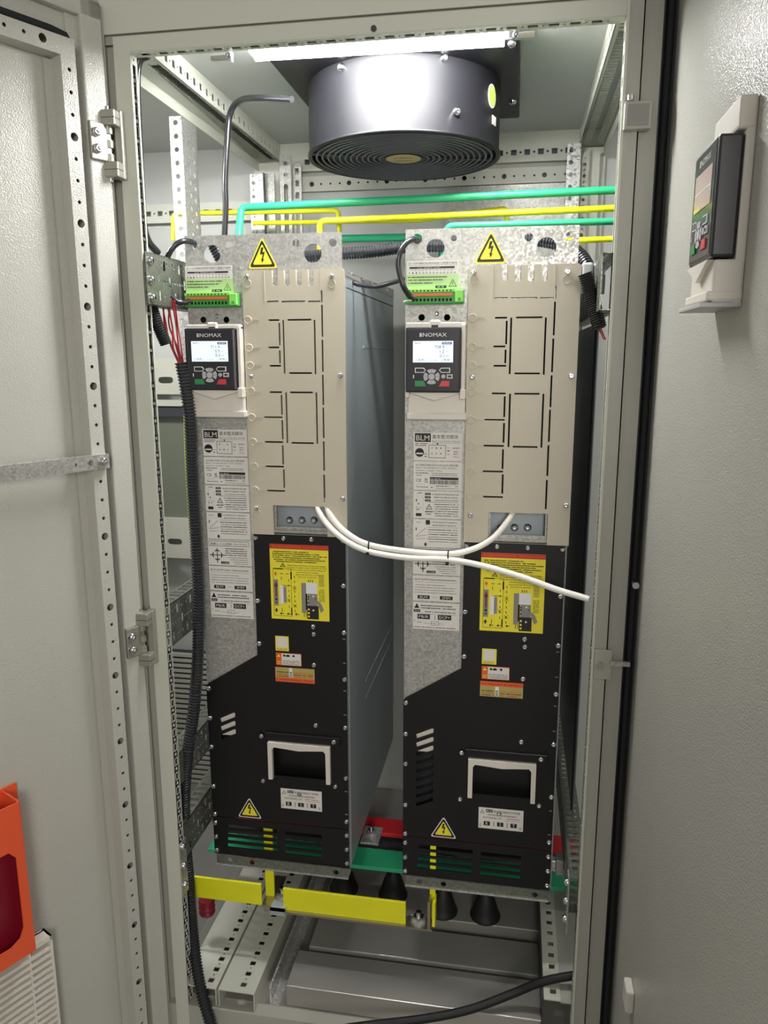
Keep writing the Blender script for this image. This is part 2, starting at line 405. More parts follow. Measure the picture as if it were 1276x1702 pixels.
side_rail(-.386, .183, .093, .004, .74, -1, 'perforated rail across the left side beside the display of the left module')
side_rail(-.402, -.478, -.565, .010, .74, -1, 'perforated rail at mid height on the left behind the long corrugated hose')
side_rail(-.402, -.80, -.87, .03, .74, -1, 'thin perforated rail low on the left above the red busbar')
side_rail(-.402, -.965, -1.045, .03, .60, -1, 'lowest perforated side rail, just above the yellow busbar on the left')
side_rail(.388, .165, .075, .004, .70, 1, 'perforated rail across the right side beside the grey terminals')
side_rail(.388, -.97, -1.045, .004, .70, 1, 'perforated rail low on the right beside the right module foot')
for z0, label in ((-1.03, 'mounting plate with three screws at lower left post'),):
    r = empty('mounting_bracket', (-.395, .02, z0), 'screwed bracket on the lower left post next to the yellow busbar', 'bracket')
    b = MB(); b.box(-.4005, -.3985, .0, .03, -1.115, -.99, 'galv'); part(b, 'bracket_plate', r)
    for z in (-1.0, -1.045, -1.09): screw(r, (-.3985, .012, z), XP(0), SCR_L)
r = empty('mounting_bracket', (-.385, -.005, .09), 'galvanised bracket with three screws at the end of the upper left rail', 'bracket')
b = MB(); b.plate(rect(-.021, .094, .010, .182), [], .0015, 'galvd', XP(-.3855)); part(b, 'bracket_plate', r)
for z in (.168, .135, .105): screw(r, (-.384, -.006, z), XP(0), SCR_L)
r = empty('mounting_bracket', (.385, .02, -1.05), 'dark bracket with three screws at the lower right post', 'bracket')
b = MB(); b.box(.386, .388, .0, .03, -1.09, -.97, 'galv'); part(b, 'bracket_plate', r)
for z in (-.985, -1.025, -1.065): screw(r, (.386, .012, z), XN(0), SCR_L)

# ---- neighbouring compartment seen through the open left side
b = MB()
b.plate(rect(-1.15, -.102, -.463, 0), [slot(-.95+.112*i, -.062, .045, .018) for i in range(5)], .003, 'neigh', FP(.75))
b.box(-1.15, -.463, .75, .79, -.002, .0, 'neigh')
thing(b, 'cross_beam', 'beige slotted crossbeam level with the left display, in the compartment behind', 'beam', 'crossbeams of the next compartment', (-.8, .75, -.05))
b = MB(); b.plate(rect(-1.15, -.585, -.463, -.465), [slot(-.95+.112*i, -.535, .045, .018) for i in range(5)], .003, 'neigh', FP(.75)); b.box(-1.15, -.463, .75, .79, -.467, -.465, 'neigh')
thing(b, 'cross_beam', 'beige slotted crossbeam level with the label stack of the left module', 'beam', 'crossbeams of the next compartment', (-.8, .75, -.5))
b = MB(); b.box(-1.15, -.463, .74, .76, -.135, -.118, 'neigh'); b.box(-1.15, -.463, .765, .775, -.465, -.13, 'glass'); b.box(-1.15, -.463, .745, .765, -.165, -.14, 'dgrey')
thing(b, 'component_panel', 'grey green panel between the two beige crossbeams at left', 'panel', None, (-.8, .76, -.3))
b = MB(); b.box(-1.25, -.463, .82, .824, ZF, .56, 'roof'); b.box(-1.25, -1.24, 0, .82, ZF, .56, 'roof'); b.box(-1.25, -.463, .05, .82, ROOF, ROOF+.002, 'roof')
punched(b, -1.0, -.463, .37, .42, .002, 'post', FP(.80), pitch=.034, sq=(.013, .014), dot=.003)
tag(b.build('wall_left'), 'grey sheet shell of the neighbouring compartment on the left', None, kind='structure')
b = MB()
for i in range(26): b.box(-.95, -.50, .70, .712, -1.29+i*.0165, -1.281+i*.0165, 'dpost')
b.box(-.95, -.50, .712, .716, -1.30, -.86, 'dgrey')
thing(b, 'vent_grille', 'grey ribbed grille behind the corrugated hose at lower left', 'grille', None, (-.7, .71, -1.1))
b = MB(); b.box(.463, 1.15, .82, .824, ZF, .56, 'roof'); b.box(1.14, 1.15, 0.03, .82, ZF, .56, 'roof'); b.box(.463, 1.15, .05, .82, ROOF, ROOF+.002, 'roof')
tag(b.build('wall_right'), 'grey sheet shell of the neighbouring compartment on the right', None, kind='structure')

# ================================================================== LEFT DOOR (part of the cabinet)
DA = math.radians(27.3); DH = Vector((-.455, -.02, 0))
Dd = Vector((-math.sin(DA), -math.cos(DA), 0)); Dn = Vector((math.cos(DA), -math.sin(DA), 0))
# u runs from the hinge outwards, v up, w = normal towards the viewer
DX = Matrix(((Dd.x, 0, Dn.x, DH.x), (Dd.y, 0, Dn.y, DH.y), (0, 1, 0, 0), (0, 0, 0, 1)))
if DX.to_3x3().determinant() < 0: pass
dz0, dz1 = -1.44, .575
b = MB()
b.box(-.02, .80, dz0, dz1, -.004, -.002, 'paint', DX)
b.box(-.010, .030, dz0, dz1, -.002, .014, 'paint', DX, bev=.003); b.box(.030, .050, dz0, dz1, -.002, .002, 'paint', DX)
b.box(-.010, .80, dz1-.03, dz1, -.002, .014, 'paint', DX, bev=.003)
b.box(-.020, -.010, dz0, dz1, -.03, .004, 'dpost', DX)
door = part(b, 'door_leaf', cab, 'left door leaf opened outwards')
b = MB(); zt = .497
hs = []; v = .4503; k = 0
while v > dz0+.03:
    hs.append(circ(.0660, v, .0068 if k % 4 == 3 else .0031, 10)); v -= .0332; k += 1
b.plate(rect(.0535, dz0+.02, .0795, zt), hs, .0015, 'paint', DX@Matrix.Translation((0, 0, .0285)))
b.box(.0785, .0800, dz0+.02, zt-.027, .0, .0285, 'paint', DX); b.box(.0535, .055, dz0+.02, zt, .0, .0285, 'paint', DX)
b.box(.0800, .093, dz0+.02, zt-.03, .0, .003, 'paint', DX)
hs = []; u = .1074; k = 0
while u < .78: hs.append(circ(u, .4842, .0068 if k % 4 == 0 else .0031, 10)); u += .0300; k += 1
b.plate(rect(.0795, .469, .79, zt), hs, .0015, 'paint', DX@Matrix.Translation((0, 0, .0285)))
b.box(.0795, .79, .469, .4705, .0, .0285, 'paint', DX)
b.box(.0795, .79, zt-.0015, zt, .0, .0285, 'paint', DX); part(b, 'stiffener_frame', door)
b = MB()
b.tube([DX@Vector(p) for p in [(.047, dz0+.02, .006), (.047, .47, .006), (.048, .495, .006), (.056, .507, .006), (.08, .5095, .006), (.79, .5095, .006)]], .0080, 'seal', 8)
part(b, 'door_gasket', door)
# perforated cross strut
b = MB()
b.plate(rect(.0535, -.190, .60, -.165), [circ(.0695+.0275*i+.02, -.1775, .0052 if i % 4 == 0 else .0025, 10) for i in range(18)], .0015, 'galv', DX@Matrix.Translation((0, 0, .040)))
b.box(.0535, .60, -.1665, -.165, .030, .040, 'galvb', DX); b.box(.0535, .60, -.190, -.1885, .030, .040, 'galv', DX)
st = part(b, 'cross_strut', door)
def dscrew(u, v, w, par, me=None): return screw(par, DX@Vector((u, v, w)), DX@Matrix.Rotation(0, 4, 'X'), me)
dscrew(.0665, -.1765, .0415, st, SCR_L)
# hinges
def hinge(z, lab):
    b = MB()
    b.box(-.4545, -.4205, -.030, -.004, z+.028, z+.053, 'hinge', bev=.002); b.box(-.4505, -.4195, -.030, -.004, z-.054, z-.029, 'hinge', bev=.002)
    b.box(-.4550, -.4200, -.0305, -.004, z+.0395, z+.0405, 'dgrey'); b.box(-.4510, -.4190, -.0305, -.004, z-.0425, z-.0415, 'dgrey')
    b.box(-.432, -.4175, -.012, .0, z-.055, z+.055, 'hinge', bev=.002)
    b.cyl((-.440, -.018, z-.060), (-.440, -.018, z+.060), .0045, 'screw', 12)
    o = part(b, 'hinge', cab, lab)
    b = MB()
    for q in (-.022, .0, .022): b.cyl((-.440, -.018, z+q-.006), (-.440, -.018, z+q+.006), .008, 'hinge', 14)
    b.box(.000, .030, z-.030, z+.030, .012, .020, 'hinge', DX, bev=.002); b.box(-.012, .012, z-.026, z+.026, .010, .017, 'hinge', DX, bev=.002)
    part(b, 'hinge_wing', o)
    for q in (-.013, .013): dscrew(.020, z+q, .020, o, SCR_L)
hinge(.357, 'upper cast hinge of the left door'); hinge(-.532, 'lower cast hinge of the left door')
# ---- on the door: document pocket and filter cover
r = empty('document_pocket', DX@Vector((.34, -1.01, 0)), 'orange plastic document pocket with a cut-out window on the left door', 'document holder')
b = MB()
out = [(.278, -1.003), (.2805, -.7195), (.60, -.7195), (.60, -1.003)]
win = [(.2945, -.815), (.2945, -.948), (.302, -.965), (.318, -.973), (.57, -.973), (.57, -.80), (.306, -.80)]
b.plate(out, [win], .003, 'orange', DX@Matrix.Translation((0, 0, .058))); part(b, 'front_panel', r)
b = MB()
b.box(.278, .281, -1.003, -.72, .001, .058, 'orange', DX); b.box(.278, .60, -1.003, -1.0, .001, .058, 'orange', DX)
b.box(.255, .281, -1.0, -.717, .001, .004, 'orange', DX)
b.box(.281, .60, -1.0, -.72, .001, .004, 'orange', DX)
part(b, 'pocket_back', r)
b = MB(); b.box(.285, .60, -.995, -.76, .010, .035, 'maroon', DX); thing(b, 'document_folder', 'dark red folder inside the orange document pocket', 'folder', None, DX@Vector((.4, -.99, .02)))
r = empty('filter_fan_cover', DX@Vector((.33, -1.2, 0)), 'light grey ribbed fan filter cover below the orange pocket', 'filter cover')
b = MB(); b.box(.232, .60, -1.34, -1.022, .0, .008, 'ggrey', DX, bev=.002)
b.box(.232, .236, -1.34, -1.022, .0, .028, 'white', DX); b.box(.232, .60, -1.030, -1.022, .0, .028, 'white', DX); part(b, 'cover_frame', r)
b = MB()
for i in range(22):
    v = -1.336+i*.0137
    b.box(.236, .60, v, v+.0065, .012, .028, 'white', DX)
b.box(.272, .275, -1.34, -1.03, .008, .026, 'white', DX)
part(b, 'louvre', r)

# ================================================================== RIGHT DOOR (part of the cabinet), opened square
XD = .4815
b = MB()
b.box(XD, XD+.002, -.82, .028, dz0, .60, 'paint'); b.box(XD, XD+.025, .026, .028, dz0, .60, 'dpost'); b.box(XD+.002, XD+.03, -.82, -.81, dz0, .60, 'paint')
rd = part(b, 'door_leaf', cab, 'right door leaf opened square to the cabinet')
b = MB(); b.tube([(.4715, .014, dz0+.02), (.4715, .014, .59)], .0065, 'seal', 8); b.box(.463, XD, .022, .027, dz0, .59, 'dgrey'); part(b, 'door_gasket', rd)
b = MB(); b.box(.408, .448, -.016, .0, .341, .381, 'dpost', bev=.002); b.box(.412, .444, -.018, -.015, .346, .376, 'sg'); b.cyl((.416, -.012, .383), (.416, -.012, .39), .005, 'screw', 10)
part(b, 'lock_block', cab)
b = MB(); b.box(.410, .440, -.006, -.001, -.56, -.505, 'dpost', bev=.001); part(b, 'latch_plate', cab)
b = MB(); b.box(.437, .470, -.012, -.007, -.531, -.523, 'galv'); b.cyl((.419, -.004, -.533), (.419, -.012, -.533), .007, 'hinge', 14); part(b, 'latch_tongue', cab)
b = MB(); b.box(.468, XD, -.20, -.165, -1.06, -1.02, 'white', bev=.003); thing(b, 'cable_clip', 'small white clip low on the right door', 'clip', None, (.485, -.22, -1.05))
b = MB(); b.cyl((.472, .004, -.385), (.472, -.006, -.385), .006, 'screw', 10); part(b, 'latch_pin', cab)

# ================================================================== LAMP
r = empty('fluorescent_lamp', (.01, .06, .53), 'lit tube lamp under the cabinet roof in front of the black fan', 'lamp')
b = MB(); b.tube([aty(424, 79, .072), aty(838, 53, .072)], .0205, 'tube', 20); part(b, 'lamp_tube', r, 'glowing white tube')
b = MB(); b.box(-.215, .235, .052, .098, .546, .5595, 'ggrey', bev=.002); part(b, 'lamp_base', r)
for x in (-.211, .226):
    b = MB(); b.box(x-.003, x+.003, .062, .085, .515, .548, 'white', bev=.001); part(b, 'lamp_holder', r)
r = empty('lamp_clip', (-.235, .03, .50), 'small metal clip with a screw at the left end of the lit tube', 'clip')
b = MB(); b.box(-.268, -.236, .027, .035, .494, .5, 'dpost'); b.box(-.236, -.231, .027, .035, .490, .505, 'galvb'); part(b, 'clip_body', r); screw(r, (-.236, .027, .4985), None, SCR)
r = empty('lamp_clip', (.24, .03, .50), 'small metal clip with a screw at the right end of the lit tube', 'clip')
b = MB(); b.box(.235, .27, .027, .035, .494, .503, 'dpost'); part(b, 'clip_body', r); screw(r, (.241, .027, .4985), None, SCR)
b = MB(); b.cyl((.018, -.001, .5115), (.018, -.005, .5115), .0045, 'dgrey', 12); part(b, 'beam_screw', cab)

# ================================================================== FAN
FC = Vector((.016, .345)); FR = .196; FZ = .399
r = empty('roof_fan', (FC.x, FC.y, .56), 'large round black roof fan with a finger guard grille behind the lamp', 'fan')
b = MB(); b.box(-.205, .246, .130, .575, .530, .559, 'fan', bev=.004); part(b, 'mounting_plate', r)
b = MB(); b.lathe([(FR-.003, .531), (FR-.003, FZ+.007), (FR, FZ+.005), (FR, FZ), (FR-.006, FZ-.001), (FR-.008, FZ+.006), (FR-.02, FZ+.05)], 'fan', Matrix.Translation((FC.x, FC.y, 0)), 96)
part(b, 'fan_housing', r)
b = MB()
for k in range(13):
    R = .05+k*.0117
    pts = [(FC.x+R*math.cos(a*PI/32), FC.y+R*math.sin(a*PI/32), FZ+.002) for a in range(65)]
    b.tube(pts, .0024, 'fang', 6)
for a in range(6):
    c, s_ = math.cos(a*PI/3+.3), math.sin(a*PI/3+.3)
    b.tube([(FC.x+.02*c, FC.y+.02*s_, FZ+.005), (FC.x+.19*c, FC.y+.19*s_, FZ+.005)], .0028, 'fang', 6)
part(b, 'finger_guard', r)
b = MB(); b.lathe([(.0001, FZ+.020), (.185, FZ+.020)], 'fang', Matrix.Translation((FC.x, FC.y, 0)), 48); b.lathe([(.05, FZ+.02), (.05, FZ+.001), (.0001, FZ)], 'fan', Matrix.Translation((FC.x, FC.y, 0)), 32); part(b, 'fan_impeller', r)
b = MB(); b.lathe([(.036, FZ-.0004), (.0001, FZ-.0006)], 'medal', Matrix.Translation((FC.x, FC.y-.005, 0)), 32)
for q in (.010, -.012): b.dashes(FC.x-.02, FC.x+.02, -FC.y+q, .006, 'smaroon', ZN(FZ-.0006))
part(b, 'hub_sticker', r, 'round gold hub sticker')
# green oval sticker and white tag on the right flank, screws
def onfan(az, z): 
    a = math.radians(az); n = Vector((math.cos(a), math.sin(a), 0)); R = FR-.0028
    t = Vector((-n.y, n.x, 0)); return Matrix(((t.x, 0, n.x, FC.x+n.x*R), (t.y, 0, n.y, FC.y+n.y*R), (0, 1, 0, z), (0, 0, 0, 1)))
b = MB(); b.plate(circ(0, 0, .017, 20, .021), [], .0008, 'swt', onfan(-22, .487)); b.plate(circ(0, 0, .0148, 20, .0185), [], .0011, 'wyg', onfan(-22, .487)); part(b, 'oval_sticker', r, 'yellow green oval sticker')
b = MB(); b.plate(rect(-.01, -.008, .01, .008), [], .0008, 'sw', onfan(-18, .447)); part(b, 'white_tag', r, 'small white tag')
for az, z in ((-52, .440), (-118, .520), (176, .455), (-60, .525)): screw(r, onfan(az, z)@Vector((0, 0, 0)), onfan(az, z), SCR_L)
screw(r, (.232, .142, .530), ZN(0), SCR_L); screw(r, (.232, .45, .530), ZN(0), SCR_L)

# ================================================================== RECTIFIER MODULES
YM = .12; OFF = .4255
def rr(x0, y0, x1, y1):   # pixel rectangle of the left module -> rectangle on its front plane
    a = aty(x0, (y0+y1)/2, YM); b_ = aty(x1, (y0+y1)/2, YM); c = aty((x0+x1)/2, y0, YM); d = aty((x0+x1)/2, y1, YM)
    return (a.x, d.z, b_.x, c.z)
def pp(x, y): p = aty(x, y, YM); return (p.x, p.z)
def rects(l, dx): return [rect(a+dx, b_, c+dx, d) for a, b_, c, d in l]
def tri_sign(parent, cx, zb, w, h, y, dx, name='warning_sticker', rim='sy'):
    X = FP(y)
    def tri(k, zo=0, r_=.0): 
        W_, H_ = w/2*k, h*k; g = zb+(h-H_)*.36
        pts = [(cx+dx-W_, g), (cx+dx+W_, g), (cx+dx, g+H_)]; out = []
        for i in range(3):
            p, a, c = Vector(pts[i]), Vector(pts[i-1]), Vector(pts[(i+1) % 3]); q = .08
            out += [tuple(p.lerp(a, q)), tuple(p.lerp(p.lerp(a, q).lerp(p.lerp(c, q), .5), .6)), tuple(p.lerp(c, q))]
        return out
    b = MB(); b.plate(tri(1), [], .0005, rim, X); o = part(b, name, parent, 'yellow high-voltage triangle sticker')
    b = MB(); b.plate(tri(.88), [], .0007, 'sk', X); b.plate(tri(.66), [], .0009, 'sy', X)
    s = h/.055; X2 = FP(y-.00095, cx+dx, zb+h*.44)
    bolt = [(-.002, .012), (.003, .013), (.0005, .004), (.005, .005), (.0012, -.008), (.0035, -.0075), (-.0005, -.0145), (-.0025, -.0065), (-.0008, -.007), (.0012, .001), (-.0042, .0003)]
    b.plate([(x*s, z*s) for x, z in bolt], [], .0002, 'sk', X2); part(b, 'printing', o)
def module(dx, side, labs, volts):
    R = empty('rectifier_module', (-.217+dx, .30, -1.105), labs, 'rectifier module', 'pair of rectifier modules')
    # --- chassis: galvanised box and front plate
    b = MB(); x0, x1 = -.3725+dx, -.0625+dx
    b.box(x0, x0+.0015, .124, .70, -1.085, .155, 'galv'); b.box(x1-.0015, x1, .124, .70, -1.085, .150, 'sheet')
    b.box(x0, x1, .698, .70, -.95, .15, 'sheet')
    b.plate([(.124, .150), (.70, .150), (.70, .172), (.124, .156)], [slot(.20+.1*i, .1585+.001*i, .03, .004) for i in range(5)], .001, 'galv', XP(x1))
    b.box(x0, x1, .14, .70, .128, .130, 'sheet')
    # pressings on the side sheet
    b.box(x1, x1+.0012, .30, .70, -.735, -.729, 'sheet'); b.box(x1, x1+.0012, .30, .70, -.775, -.771, 'sheet'); b.box(x1, x1+.0012, .30, .70, .02, .026, 'sheet')
    part(b, 'chassis', R)
    b = MB(); TL = (-.3735+dx, .2272)
    out = [(-.3735+dx, -.71), (-.27+dx, -.71), (-.252+dx, -.60), (-.0667+dx, -.60), (-.0667+dx, .2262), TL]
    H = [circ(pp(x, y)[0]+dx, pp(x, y)[1], r_, 20) for x, y, r_ in ((352, 421.8, .0165), (378.7, 406, .0055), (491.5, 404, .0075), (552.7, 403, .0075), (519, 420.5, .0172), (323.8, 407, .009), (337, 531.5, .006), (375.5, 531.5, .006))]
    H += rects([rr(379, 399, 382, 412)], dx) if 0 else []
    w_ = rr(456, 840, 545, 880)
    b.plate(out, H+[rect(w_[0]+dx+.004, w_[1]+.004, w_[2]+dx-.004, w_[3])], .0015, 'galv', FP(YM+.004)); part(b, 'front_plate', R, 'galvanised front plate with round cable holes')
    b = MB(); b.box(w_[0]+dx-.004, w_[2]+dx+.004, YM+.03, YM+.032, w_[1]-.01, w_[3]+.02, 'sheet'); b.box(w_[0]+dx-.004, w_[2]+dx+.004, YM-.004, YM+.03, w_[1]-.006, w_[1]-.002, 'galv')
    wn = part(b, 'connection_bay', R)
    for x in (475, 496, 516):
        p = pp(x, 869); screw(wn, (p[0]+dx, YM+.03, p[1]), None, SCR_L, 'hex_nut')
    # --- beige cover with knock-out slots
    a = rr(404, 447, 573, 893)
    cx0, cz1 = -.2577+dx, .1605; cx1 = -.0605+dx; cz0 = -.348
    fing = [rr(x, 446, x+9.5, 475.5) for x in (454, 473.7, 493.5, 513.5)]
    o = [(cx0, cz0), (w_[0]+dx, cz0), (w_[0]+dx, w_[3]), (w_[2]+dx, w_[3]), (w_[2]+dx, cz0), (cx1, cz0), (cx1, cz1-.004), (cx1-.004, cz1)]
    for f_ in reversed(fing): o += [(f_[2]+dx, cz1), (f_[2]+dx, f_[1]+.003), (f_[2]+dx-.003, f_[1]), (f_[0]+dx+.003, f_[1]), (f_[0]+dx, f_[1]+.003), (f_[0]+dx, cz1)]
    o += [(cx0+.005, cz1), (cx0, cz1-.005)]
    T = 1.4; sl = []
    def hsl(x0, x1, y, t=T): sl.append(rr(x0, y-t, x1, y+t))
    def vsl(x, y0, y1, t=T): sl.append(rr(x-t, y0, x+t, y1))
    hsl(446, 465, 501.5); hsl(470, 509, 501.5); hsl(514, 534, 501.5); vsl(536.3, 483, 503)
    for y0, y1 in ((507, 560), (565, 618), (623, 673), (677, 728), (733, 781.6), (788, 834)): vsl(536.8+(y0-500)*.0125, y0, y1)
    hsl(448, 466, 532.4); vsl(466.4, 537, 574); hsl(448, 466, 577.5); vsl(467, 582.5, 604); hsl(450, 469, 608)
    vsl(473.6, 532, 621); hsl(479.5, 519, 531.8); vsl(525, 532, 622); hsl(482, 520, 620)
    hsl(450, 470.5, 651.5); vsl(470, 656, 689); hsl(441, 471.5, 693, 1.2); vsl(471.2, 698, 729.5); hsl(442, 472.5, 734); vsl(472, 739.5, 771); hsl(443, 473.6, 774.5); vsl(473.8, 779, 810); hsl(446, 475.5, 814.7)
    vsl(478.3, 652, 736); hsl(483.5, 521.5, 652); vsl(528, 652, 737); hsl(486, 523, 735.7)
    b = MB(); b.plate(o, rects(sl, dx), .008, 'beige', FP(YM)); 
    for x, y in ((414.3, 532.4), (416.3, 578.5), (418.3, 607.6), (419.6, 650), (421, 693.3), (423, 734), (425, 774.5), (426.6, 813.7)):
        p = pp(x, y); X = FP(YM-.008, p[0]+dx, p[1])
        b.lathe([(.0060, 0), (.0060, .0014), (.0070, .0016), (.0078, .0010), (.0078, 0)], 'beige', X, 18); b.box(.0072, .022, -.0013, -.0008, 0, .0005, 'beige', X); b.box(.0072, .022, .0008, .0013, 0, .0005, 'beige', X)
    # raised rim round the knock-out comb
    c0 = rr(441, 447, 443, 502); c1 = rr(533.5, 447, 534.5, 480)
    b.box(c0[0]+dx, c0[0]+dx+.0015, YM-.0088, YM-.008, c0[1], cz1, 'beige'); b.box(c1[0]+dx, c1[0]+dx+.0012, YM-.0088, YM-.008, c1[1], cz1, 'beige')
    b.box(cx0, cx1, YM-.004, YM, cz0, cz0+.0005, 'beige')
    cv = part(b, 'terminal_cover', R, 'beige plastic cover with knock-out slots')
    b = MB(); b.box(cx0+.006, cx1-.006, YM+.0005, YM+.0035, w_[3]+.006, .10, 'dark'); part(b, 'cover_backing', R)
    for x, y in ((412.2, 461), (552.6, 460.3), (567.4, 624), (419.4, 625.8), (570.8, 828), (428.4, 843.5)):
        p = pp(x, y); screw(R, (p[0]+dx, YM-.008, p[1]))
    for x, y in ((413.5, 472), (552.5, 472.5), (420, 636), (429, 852)):
        p = pp(x, y); b = MB(); b.lathe([(.0066, 0), (.0066, .0006), (.0078, .0006), (.0078, 0)], 'beige', FP(YM-.008, p[0]+dx, p[1]), 18); part(b, 'keyhole', cv)
    # --- black lower cover
    def P(x, y): q = pp(x, y); return (q[0]+dx, q[1])
    xl, xr = -.3742+dx, -.0655+dx
    zb_ = -1.0885; zmid = pp(400, 1360)[1]
    o = [(xl, zmid+.001), (xr, zmid+.001), (xr, -.3475), (xr-.002, -.3462), (-.252+dx, -.3462), (-.256+dx, -.350), (-.2575+dx, -.6100), (xl+.004, -.6820), (xl, -.688)]
    vents = []
    for i in range(9):
        z = -.7505-i*.0192
        if side > 0 or i < 3:
            xx0, xx1 = (-.3475, -.3115) if side > 0 else (-.3465, -.3125)
            n_ = (xx0+dx, z); vents.append([(xx0+dx, z-.0098), (xx0+.002+dx, z-.0195), (xx1+dx, z-.0045), (xx1+.0005+dx, z+.0050), (xx1-.0025+dx, z+.0062)])
    hd = rr(448, 1233, 550, 1301)
    hole = rect(hd[0]+dx, -.858, hd[2]+dx, hd[3]-.004)
    hole = rect(P(449, 1266)[0], P(500, 1292)[1], P(548, 1266)[0], P(500, 1236)[1])
    b = MB(); b.plate(o, vents+[hole], .002, 'black', FP(YM+.001)); b.box(xr-.001, xr+.0005, YM-.001, YM+.02, zb_, -.348, 'galv')
    bc = part(b, 'lower_cover', R, 'black steel lower cover')
    b = MB(); b.plate(rect(-.352+dx, -.800, -.307+dx, -.735), [], .002, 'white', FP(YM+.006)); part(b, 'vent_backing', R, 'beige plastic seen through the slanted vents, lightened as if lit')  # off-white instead of beige: light falling on it is put into the colour
    b = MB(); b.box(-.36+dx, -.30+dx, YM+.03, YM+.032, -.96, -.80, 'dgrey');  # dark grey sheet painted in for the shade behind the lower vents
    b.box(hole[0][0]-.01, hole[1][0]+.01, YM+.025, YM+.027, hole[0][1]-.01, hole[2][1]+.01, 'black')
    for q in (0, 1): b.box((hole[0][0]-.01, hole[1][0]+.008)[q], (hole[0][0]-.008, hole[1][0]+.01)[q], YM+.002, YM+.026, hole[0][1]-.01, hole[2][1]+.01, 'black')
    b.box(hole[0][0]-.01, hole[1][0]+.01, YM+.002, YM+.026, hole[0][1]-.012, hole[0][1]-.01, 'black'); part(b, 'recess_box', R)
    # bottom slotted black plate
    hs = []
    for c0_, c1_ in ((379, 461), (474, 535)):
        for y in (1377, 1387.5, 1398, 1408.5): hs.append(rr(c0_, y-2.9+(c0_-379)*.11, c1_, y+2.9+(c0_-379)*.11))
    b = MB(); b.plate(rect(xl, zb_, xr, zmid-.001), rects(hs, dx), .002, 'black', FP(YM+.001)); part(b, 'slotted_foot_plate', R)
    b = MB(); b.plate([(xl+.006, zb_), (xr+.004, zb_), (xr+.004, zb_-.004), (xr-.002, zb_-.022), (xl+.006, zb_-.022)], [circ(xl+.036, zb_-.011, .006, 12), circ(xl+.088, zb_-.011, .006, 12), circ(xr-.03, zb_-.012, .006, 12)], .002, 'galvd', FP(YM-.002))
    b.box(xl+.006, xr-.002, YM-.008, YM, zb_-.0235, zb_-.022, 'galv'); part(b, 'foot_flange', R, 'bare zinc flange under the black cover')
    # handle
    b = MB()
    f0 = P(441, 1217); f1 = P(566, 1232); zt_ = (f0[1]+f1[1])/2+.006
    b.box(f0[0], f1[0], YM-.006, YM-.001, zt_-.018, zt_, 'black', bev=.0012)
    h0 = hd[0]+dx; h1 = hd[2]+dx; ht = hd[3]-.002; hb = hd[1]+.008
    out_ = [(h0, hb), (h0+.009, hb), (h0+.0095, ht-.016), (h0+.014, ht-.010), (h0+.04, ht-.012), ((h0+h1)/2, ht-.0145), (h1-.04, ht-.012), (h1-.014, ht-.010), (h1-.0095, ht-.016), (h1-.009, hb), (h1, hb), (h1, ht), (h0, ht)]
    part(b, 'handle_bracket', R)
    b = MB(); b.plate(out_, [], .010, 'white', FP(YM-.001)); part(b, 'carry_handle', R, 'light grey carry handle')
    # screws
    L = [(345.3, 1143.6), (347, 1193), (349.4, 1240.7), (352.4, 1306), (354.8, 1352), (355.7, 1366.4), (356.6, 1389.6), (357.5, 1411.6)]
    for x, y in L: screw(R, (xl+.0055, YM-.001, pp(x, y)[1]))
    for y in (899, 974, 1052, 1129.3, 1209.4, 1293, 1365, 1388, 1411, 1434): screw(R, (xr-.0055, YM-.001, pp(575, y)[1]))
    for x, y in ((425.4, 893.4), (471.3, 894.7), (517.7, 896.4), (429, 998.5), (431.4, 1069.5), (520.7, 1041.6), (521.7, 1054), (521.9, 1105), (524.8, 1205.3), (435.8, 1221), (556, 1231), (437.6, 1297), (557.3, 1307), (498, 1319.3)):
        q = P(x, y); screw(R, (q[0], YM-.001-(.005 if (x, y) in ((435.8, 1221), (556, 1231)) else 0), q[1]))
    b = MB()
    for y in (1062, 1102, 1148, 1188, 1315, 1353): z = pp(573, y)[1]; b.box(xr-.0085, xr-.0025, YM-.0015, YM-.0008, z-.0008, z+.0008, 'sg')
    part(b, 'edge_marks', R, 'small grey marks along the right edge')
    # --- signs and stickers
    Y0 = YM+.0025
    q0 = rr(408, 395, 460, 445); tri_sign(R, -.2196, q0[1]-.001, .0585, .0565, Y0, dx)
    q0 = rr(390, 1316, 438, 1358); tri_sign(R, -.2880, q0[1]-.0005, .0555, .049, YM-.001, dx, rim='sw')
    def sticker(x0, y0, x1, y1, m, nm='label_sticker', y=YM-.001, lab=None, box=None):
        a = box or rr(x0, y0, x1, y1); b = MB(); b.plate(rect(a[0]+dx, a[1], a[2]+dx, a[3]), [], .0004, m, FP(y)); return part(b, nm, R, lab), (a[0]+dx, a[1], a[2]+dx, a[3]), FP(y-.0005)
    # yellow instruction sticker
    o, (sx0, sz0, sx1, sz1), X = sticker(0, 0, 0, 0, 'sy', 'instruction_sticker', lab='yellow and red airflow instruction sticker', box=(-.2232, -.5270, -.1010, -.3685)); w = sx1-sx0; h = sz1-sz0
    def U(u): return sx0+u*w
    def V(v): return sz1-v*h
    b = MB(); b.r(sx0, V(.062), sx1, sz1, 'sr', X); X1 = X@Matrix.Translation((0, 0, .0002))
    b.text('直接确定冷却风道的风量', 'so', X1, .005, U(.04), V(.047), w*.5); b.text('Guidelines for Cooling', 'so', X1, .0042, U(.58), V(.045), w*.39)
    for i, (u0, u1) in enumerate(((.05, .66), (.05, .86), (.05, .97), (.05, .86), (.06, .95), (.1, .8))): b.dashes(U(u0), U(u1), V(.105+i*.026), .0026, 'sk', X, .0022)
